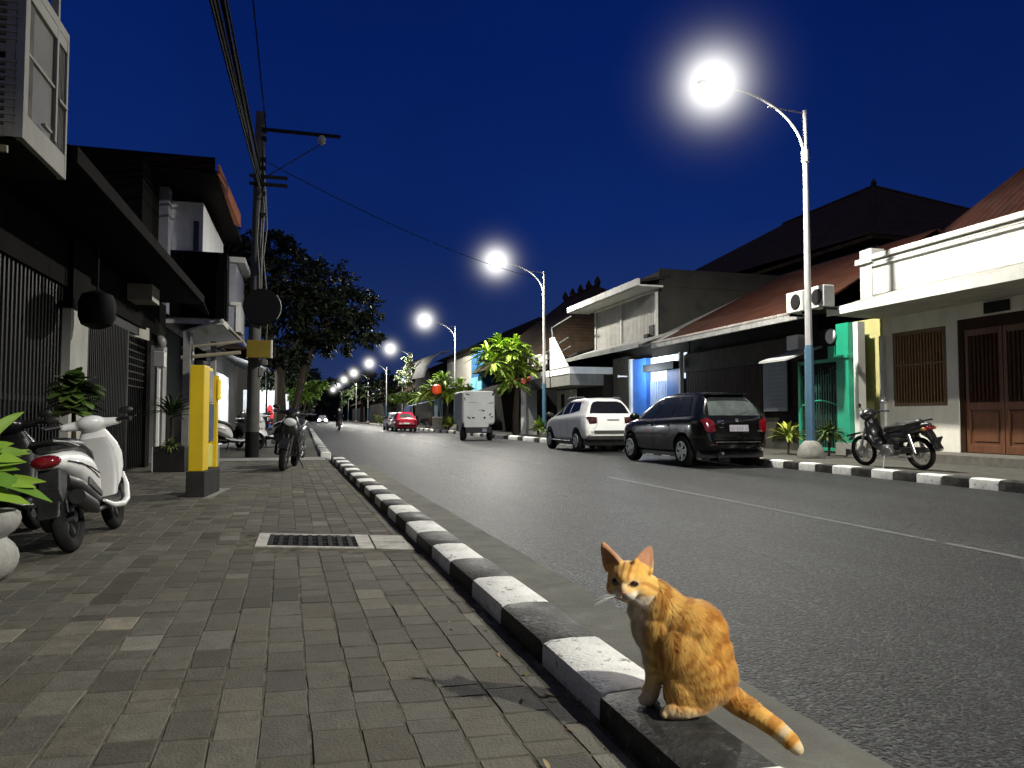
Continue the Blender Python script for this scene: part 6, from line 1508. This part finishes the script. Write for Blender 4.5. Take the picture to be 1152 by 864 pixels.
OR = V((.76, .37, .058)); DK_ = V((.47, .155, .016)); LT = V((.94, .64, .19)); CR = V((.76, .62, .38)); WH = V((.80, .72, .56)); PK = V((.46, .22, .14))
def sm(x, a, b): x = max(0, min(1, (x-a)/(b-a))); return x*x*(3-2*x)
def zone(p):
    h = p-HC; hx, hy, hz = h.dot(FR)/HS, h.dot(FD)/HS, h.dot(FU)/HS
    head = h.length < .092 and (p.z > .285 or (hy > .035 and p.z > .265)) and not (p.x > .035 and p.z < .36)
    # nearest point of the tail
    best = 9; tt = 0
    for i in range(len(TAIL)-1):
        a, b_ = TAIL[i], TAIL[i+1]; ab = b_-a; q = max(0, min(1, (p-a).dot(ab)/ab.dot(ab))); d = (p-(a+ab*q)).length
        if d < best: best = d; tt = (i+q)/(len(TAIL)-1)
    tail = best < .036 and p.x > .215 and (p.x > .243 or p.z < .03)
    return head, (hx, hy, hz), tail, tt
def cat_colour(p, jit=0.):
    head, (hx, hy, hz), tail, tt = zone(p)
    n1 = mnoise.noise(p*22); n2 = mnoise.noise(p*60 + V((3, 1, 2)))
    if tail:
        c = OR.lerp(LT, .35 + .3*n2)
        band = math.sin(tt*23+1.2)
        c = c.lerp(DK_, .6*sm(band, .1, .7)*sm(tt, .0, .3)).lerp(CR, .9*sm(-band, .2, .7)*sm(tt, .5, .72))
        return c
    for (root, tip), sx in zip(EARS, (1, -1)):
        ax = tip-root; q = (p-root).dot(ax)/ax.dot(ax)
        if q > .12 and (p-(root+ax*q)).length < .04 and (p-HC).length > .056:
            f = (p-(root+ax*q)).dot(FD)
            return OR.lerp(PK, .85*sm(f, -.004, .001)).lerp(CR, .5*sm(abs((p-(root+ax*q)).dot(FR)), .016, .026)*(1-q))
    if head:
        c = LT.lerp(OR, .5 + .4*n1)
        st = math.sin(hx*310 + n1*1.6)
        c = c.lerp(DK_, .8*sm(st, .0, .8)*sm(hz, .012, .03)*(1-sm(abs(hx), .026, .04))*sm(hy, -.03, .01))      # forehead stripes
        ck = math.sin((hz+.6*abs(hx))*190 + 1.0)
        c = c.lerp(DK_, .6*sm(ck, .3, .9)*sm(abs(hx), .034, .05)*(1-sm(hz, .0, .015)))                           # cheek lines
        mz = sm(hy, .040, .058)*(1-sm(hz, -.018, -.008))
        c = c.lerp(WH, .95*mz)
        c = c.lerp(WH, .8*sm(-hz, .030, .040))                                                                    # chin
        c = c.lerp(CR, .7*sm(hy, .05, .065)*(1-sm(abs(hx), .006, .014))*(1-sm(hz, .012, .02)))                    # nose bridge
        e_ = ((abs(hx)-.0255)/.020)**2 + ((hz-.007)/.016)**2
        c = c.lerp(CR, .35*(1-sm(e_, .8, 1.6))*sm(hy, .02, .04))
        return c
    th = math.atan2(p.z-.085, p.x-.03)
    st = math.sin(th*20 + n1*3.0 + p.z*8 + mnoise.noise(p*9)*2)
    k = sm(st, -.1, .6)*(.5 + .5*sm(n2+n1*.6, -.35, .25))
    c = LT.lerp(OR, .42 + .45*sm(p.x, .08, .22) + .25*n1)
    c = c.lerp(DK_, .80*k)
    c = c.lerp(DK_, .25*sm(p.x, .17, .25))                                      # darker along the back
    if p.x < .075 and p.z < .17 and (p.y > -.05):                                # front legs: faint rings, pale below
        r_ = math.sin(p.z*150 + n1*2); c = LT.lerp(DK_, .65*sm(r_, .1, .8)*sm(p.z, .07, .11)); c = c.lerp(CR, .75*(1-sm(p.z, .03, .10)))
    fr = sm(-(p.x-.028), .0, .035)*sm(p.y, -.045, .0)
    c = c.lerp(WH, .95*fr*sm(p.z, .06, .10)*(1-sm(p.z, .31, .34)))              # white chest
    if p.z < .045: c = c.lerp(CR, .75*(1-sm(p.z, .018, .045))*(1-sm(p.x, .10, .15)))
    return c
def cat_flow(p, n):
    head, (hx, hy, hz), tail, tt = zone(p)
    if tail:
        i = min(len(TAIL)-2, int(tt*(len(TAIL)-1))); return TAIL[i+1]-TAIL[i]
    if head: return (p-hp(0, .075, -.01)).normalized()*1. + V((0, 0, -.25))
    if p.x < .055 and p.z < .20: return V((-.1, 0, -1))
    if p.x < .06: return V((.12, -.05, -1))
    return V((.42, -.12, -.80 + .5*sm(.06-p.z, 0, .06)))
me = body.data
at = me.color_attributes.new('col', 'FLOAT_COLOR', 'POINT')
for i, v in enumerate(me.vertices): at.data[i].color = (*cat_colour(v.co), 1)
# coat of fine hairs lying along the body
rf = random.Random(77)
fv = []; ff = []; fc = []; fn = []
me.calc_loop_triangles()
tris = [(t_.area, t_.vertices[:]) for t_ in me.loop_triangles]
tot = sum(a for a, _ in tris); NH = 64000; acc = 0
for a, vi in tris:
    acc += a/tot*NH
    while acc >= 1:
        acc -= 1
        u_, w_ = rf.random(), rf.random()
        if u_+w_ > 1: u_, w_ = 1-u_, 1-w_
        vs = [me.vertices[i] for i in vi]
        p = vs[0].co*(1-u_-w_) + vs[1].co*u_ + vs[2].co*w_; n = (vs[0].normal*(1-u_-w_) + vs[1].normal*u_ + vs[2].normal*w_).normalized()
        fl = cat_flow(p, n) + V((rf.gauss(0, .16), rf.gauss(0, .16), rf.gauss(0, .16)))
        tg = fl - n*fl.dot(n)
        if tg.length < 1e-4: continue
        tg.normalize()
        head, hh, tail, tt = zone(p)
        L_ = .0075 if head else (.015 if tail else (.006 if (p.z < .12 and p.x < .06) else .021))
        if head and hh[1] > .045: L_ = .0035
        if not head and p.z < .03: L_ = .005
        if (p-EARS[0][1]).length < .05 or (p-EARS[1][1]).length < .05: L_ = .004
        L_ *= rf.uniform(.6, 1.25)
        lf = rf.uniform(.22, .6); d1 = (tg + n*lf).normalized(); d2 = (tg + n*lf*.35).normalized()
        sd = d1.cross(n).normalized()*(.00075 if not head else .0005)
        c = cat_colour(p)*rf.uniform(.86, 1.22); o = len(fv); q = p - n*.0006
        m_ = q + d1*L_*.5; e_ = m_ + d2*L_*.5
        fv += [q-sd, q+sd, m_+sd*.75, m_-sd*.75, e_]; ff += [(o, o+1, o+2, o+3), (o+3, o+2, o+4)]
        fc += [c]*5; fn += [(n*.8 + tg*.1).normalized()]*5
fm = bpy.data.meshes.new('fur'); fm.from_pydata(fv, [], ff)
at = fm.color_attributes.new('col', 'FLOAT_COLOR', 'POINT')
at.data.foreach_set('color', [k for c in fc for k in (c[0], c[1], c[2], 1.)])
for p_ in fm.polygons: p_.use_smooth = True
fm.normals_split_custom_set_from_vertices(fn)
fm.materials.append(CATM); fo = bpy.data.objects.new('fur', fm); col.objects.link(fo); fo.parent = cat
# eyes, nose, whiskers, claws
bv = bvh_of(body)
EYEM = mat('cat_eye', (.022, .010, .005), rough=.05, var=.3, coat=1)
def on_face(x, z_, off=0.):
    o = hp(x, .25, z_); h = bv.ray_cast(o, -FD); return (h[0] if h[0] is not None else hp(x, .05, z_)) + FD*off, (h[1] if h[1] is not None else FD)
for s in (1, -1):
    p, n = on_face(s*.0265, .008, -.0055)
    n = (n+FD).normalized(); ax = (FR - n*FR.dot(n)).normalized()
    ax = (ax + FU*(-.28*s*-1)).normalized() if False else ax
    zz = ax.cross(n)
    M_ = Matrix((ax, n, zz)).transposed()
    b = MB(); b.ball(p, (.0165, .0100, .0120 if s > 0 else .0090), 16, 10, M=M_ @ Matrix.Rotation(R(18*s), 3, 'Y')); b.build('eye', EYEM, cat, smooth=True)
    pu, _ = on_face(s*.0265, .0145, -.001)
    b = MB(); b.tube([on_face(s*(.0265+k*.0045), .0150 - .0010*k*k - s*0 + (.0012*k*(1)), -.0002)[0] for k in (-3, -2, -1, 0, 1, 2, 3)], [.0008, .0016, .002, .002, .002, .0016, .0008], 6); b.build('eyelid', mat('cat_lid', (.20, .085, .03), rough=.7), cat, smooth=True)
p, n = on_face(0, -.012, .0005)
b = MB(); b.ball(p, (.0075, .005, .0048), 12, 8, M=HM); b.build('nose', mat('cat_nose', (.42, .17, .11), rough=.45), cat, smooth=True)
b = MB(); b.tube([on_face(0, -.018, .0003)[0], on_face(0, -.024, .0003)[0], on_face(0, -.028, .0003)[0]], .0008, 5)
for s in (-1, 1): b.tube([on_face(0, -.028, .0003)[0], on_face(s*.008, -.034, .0003)[0], on_face(s*.018, -.034, .0003)[0]], .0008, 5)
b.build('mouth', mat('cat_mouth', (.09, .035, .02), rough=.8), cat)
b = MB(); rw = random.Random(6)
for s in (-1, 1):
    for i in range(6):
        a, _ = on_face(s*(.016+.002*i), -.022-.0025*(i % 3), .0)
        d = (FR*s*1. + FD*rw.uniform(.15, .5) + FU*(-.28+.13*(i % 4))).normalized(); ln = rw.uniform(.05, .075)
        b.tube([a, a + d*ln*.5 - V((0, 0, .001)), a + d*ln - V((0, 0, .010))], [.00055, .00045, .00012], 4)
b.build('whiskers', mat('whisker_white', (.85, .83, .78), rough=.4), cat)

# ------------------------------------------------------------------ pieces that stand apart become parts of their own
def split_loose(o):
    me = o.data; n = len(me.vertices); par = list(range(n))
    def find(a):
        while par[a] != a: par[a] = par[par[a]]; a = par[a]
        return a
    for e_ in me.edges:
        a, b = find(e_.vertices[0]), find(e_.vertices[1])
        if a != b: par[a] = b
    groups = {}
    for p in me.polygons: groups.setdefault(find(p.vertices[0]), []).append(p)
    if len(groups) < 2: return
    for gi, polys in enumerate(groups.values()):
        ids = {}; fs = []
        for p in polys: fs.append([ids.setdefault(i, len(ids)) for i in p.vertices])
        nm = bpy.data.meshes.new(o.data.name); nm.from_pydata([me.vertices[i].co.copy() for i in ids], [], fs)
        nm.materials.append(me.materials[0])
        for q, p in zip(nm.polygons, polys): q.use_smooth = p.use_smooth
        if gi == 0: first = nm
        else:
            c = o.copy(); c.data = nm; col.objects.link(c); c.parent = o.parent
    o.data = first
for o in list(col.objects):
    base_ = o.name.split('.')[0]
    if o.type == 'MESH' and o.parent and not o.children and base_ in ('pillar', 'door_jamb', 'blue_wall', 'cross_arm', 'post', 'running_board', 'junction_box', 'mirror', 'cover_slab', 'bracket', 'awning_edge', 'grip', 'brake_lever', 'wall', 'curtain', 'faint_lines_x'):
        if base_ == 'wall' and not o.parent.name.startswith('lit_shop') or base_ == 'curtain': continue
        if base_ == 'mirror' and not o.parent.name.startswith('cargo'): continue
        split_loose(o)
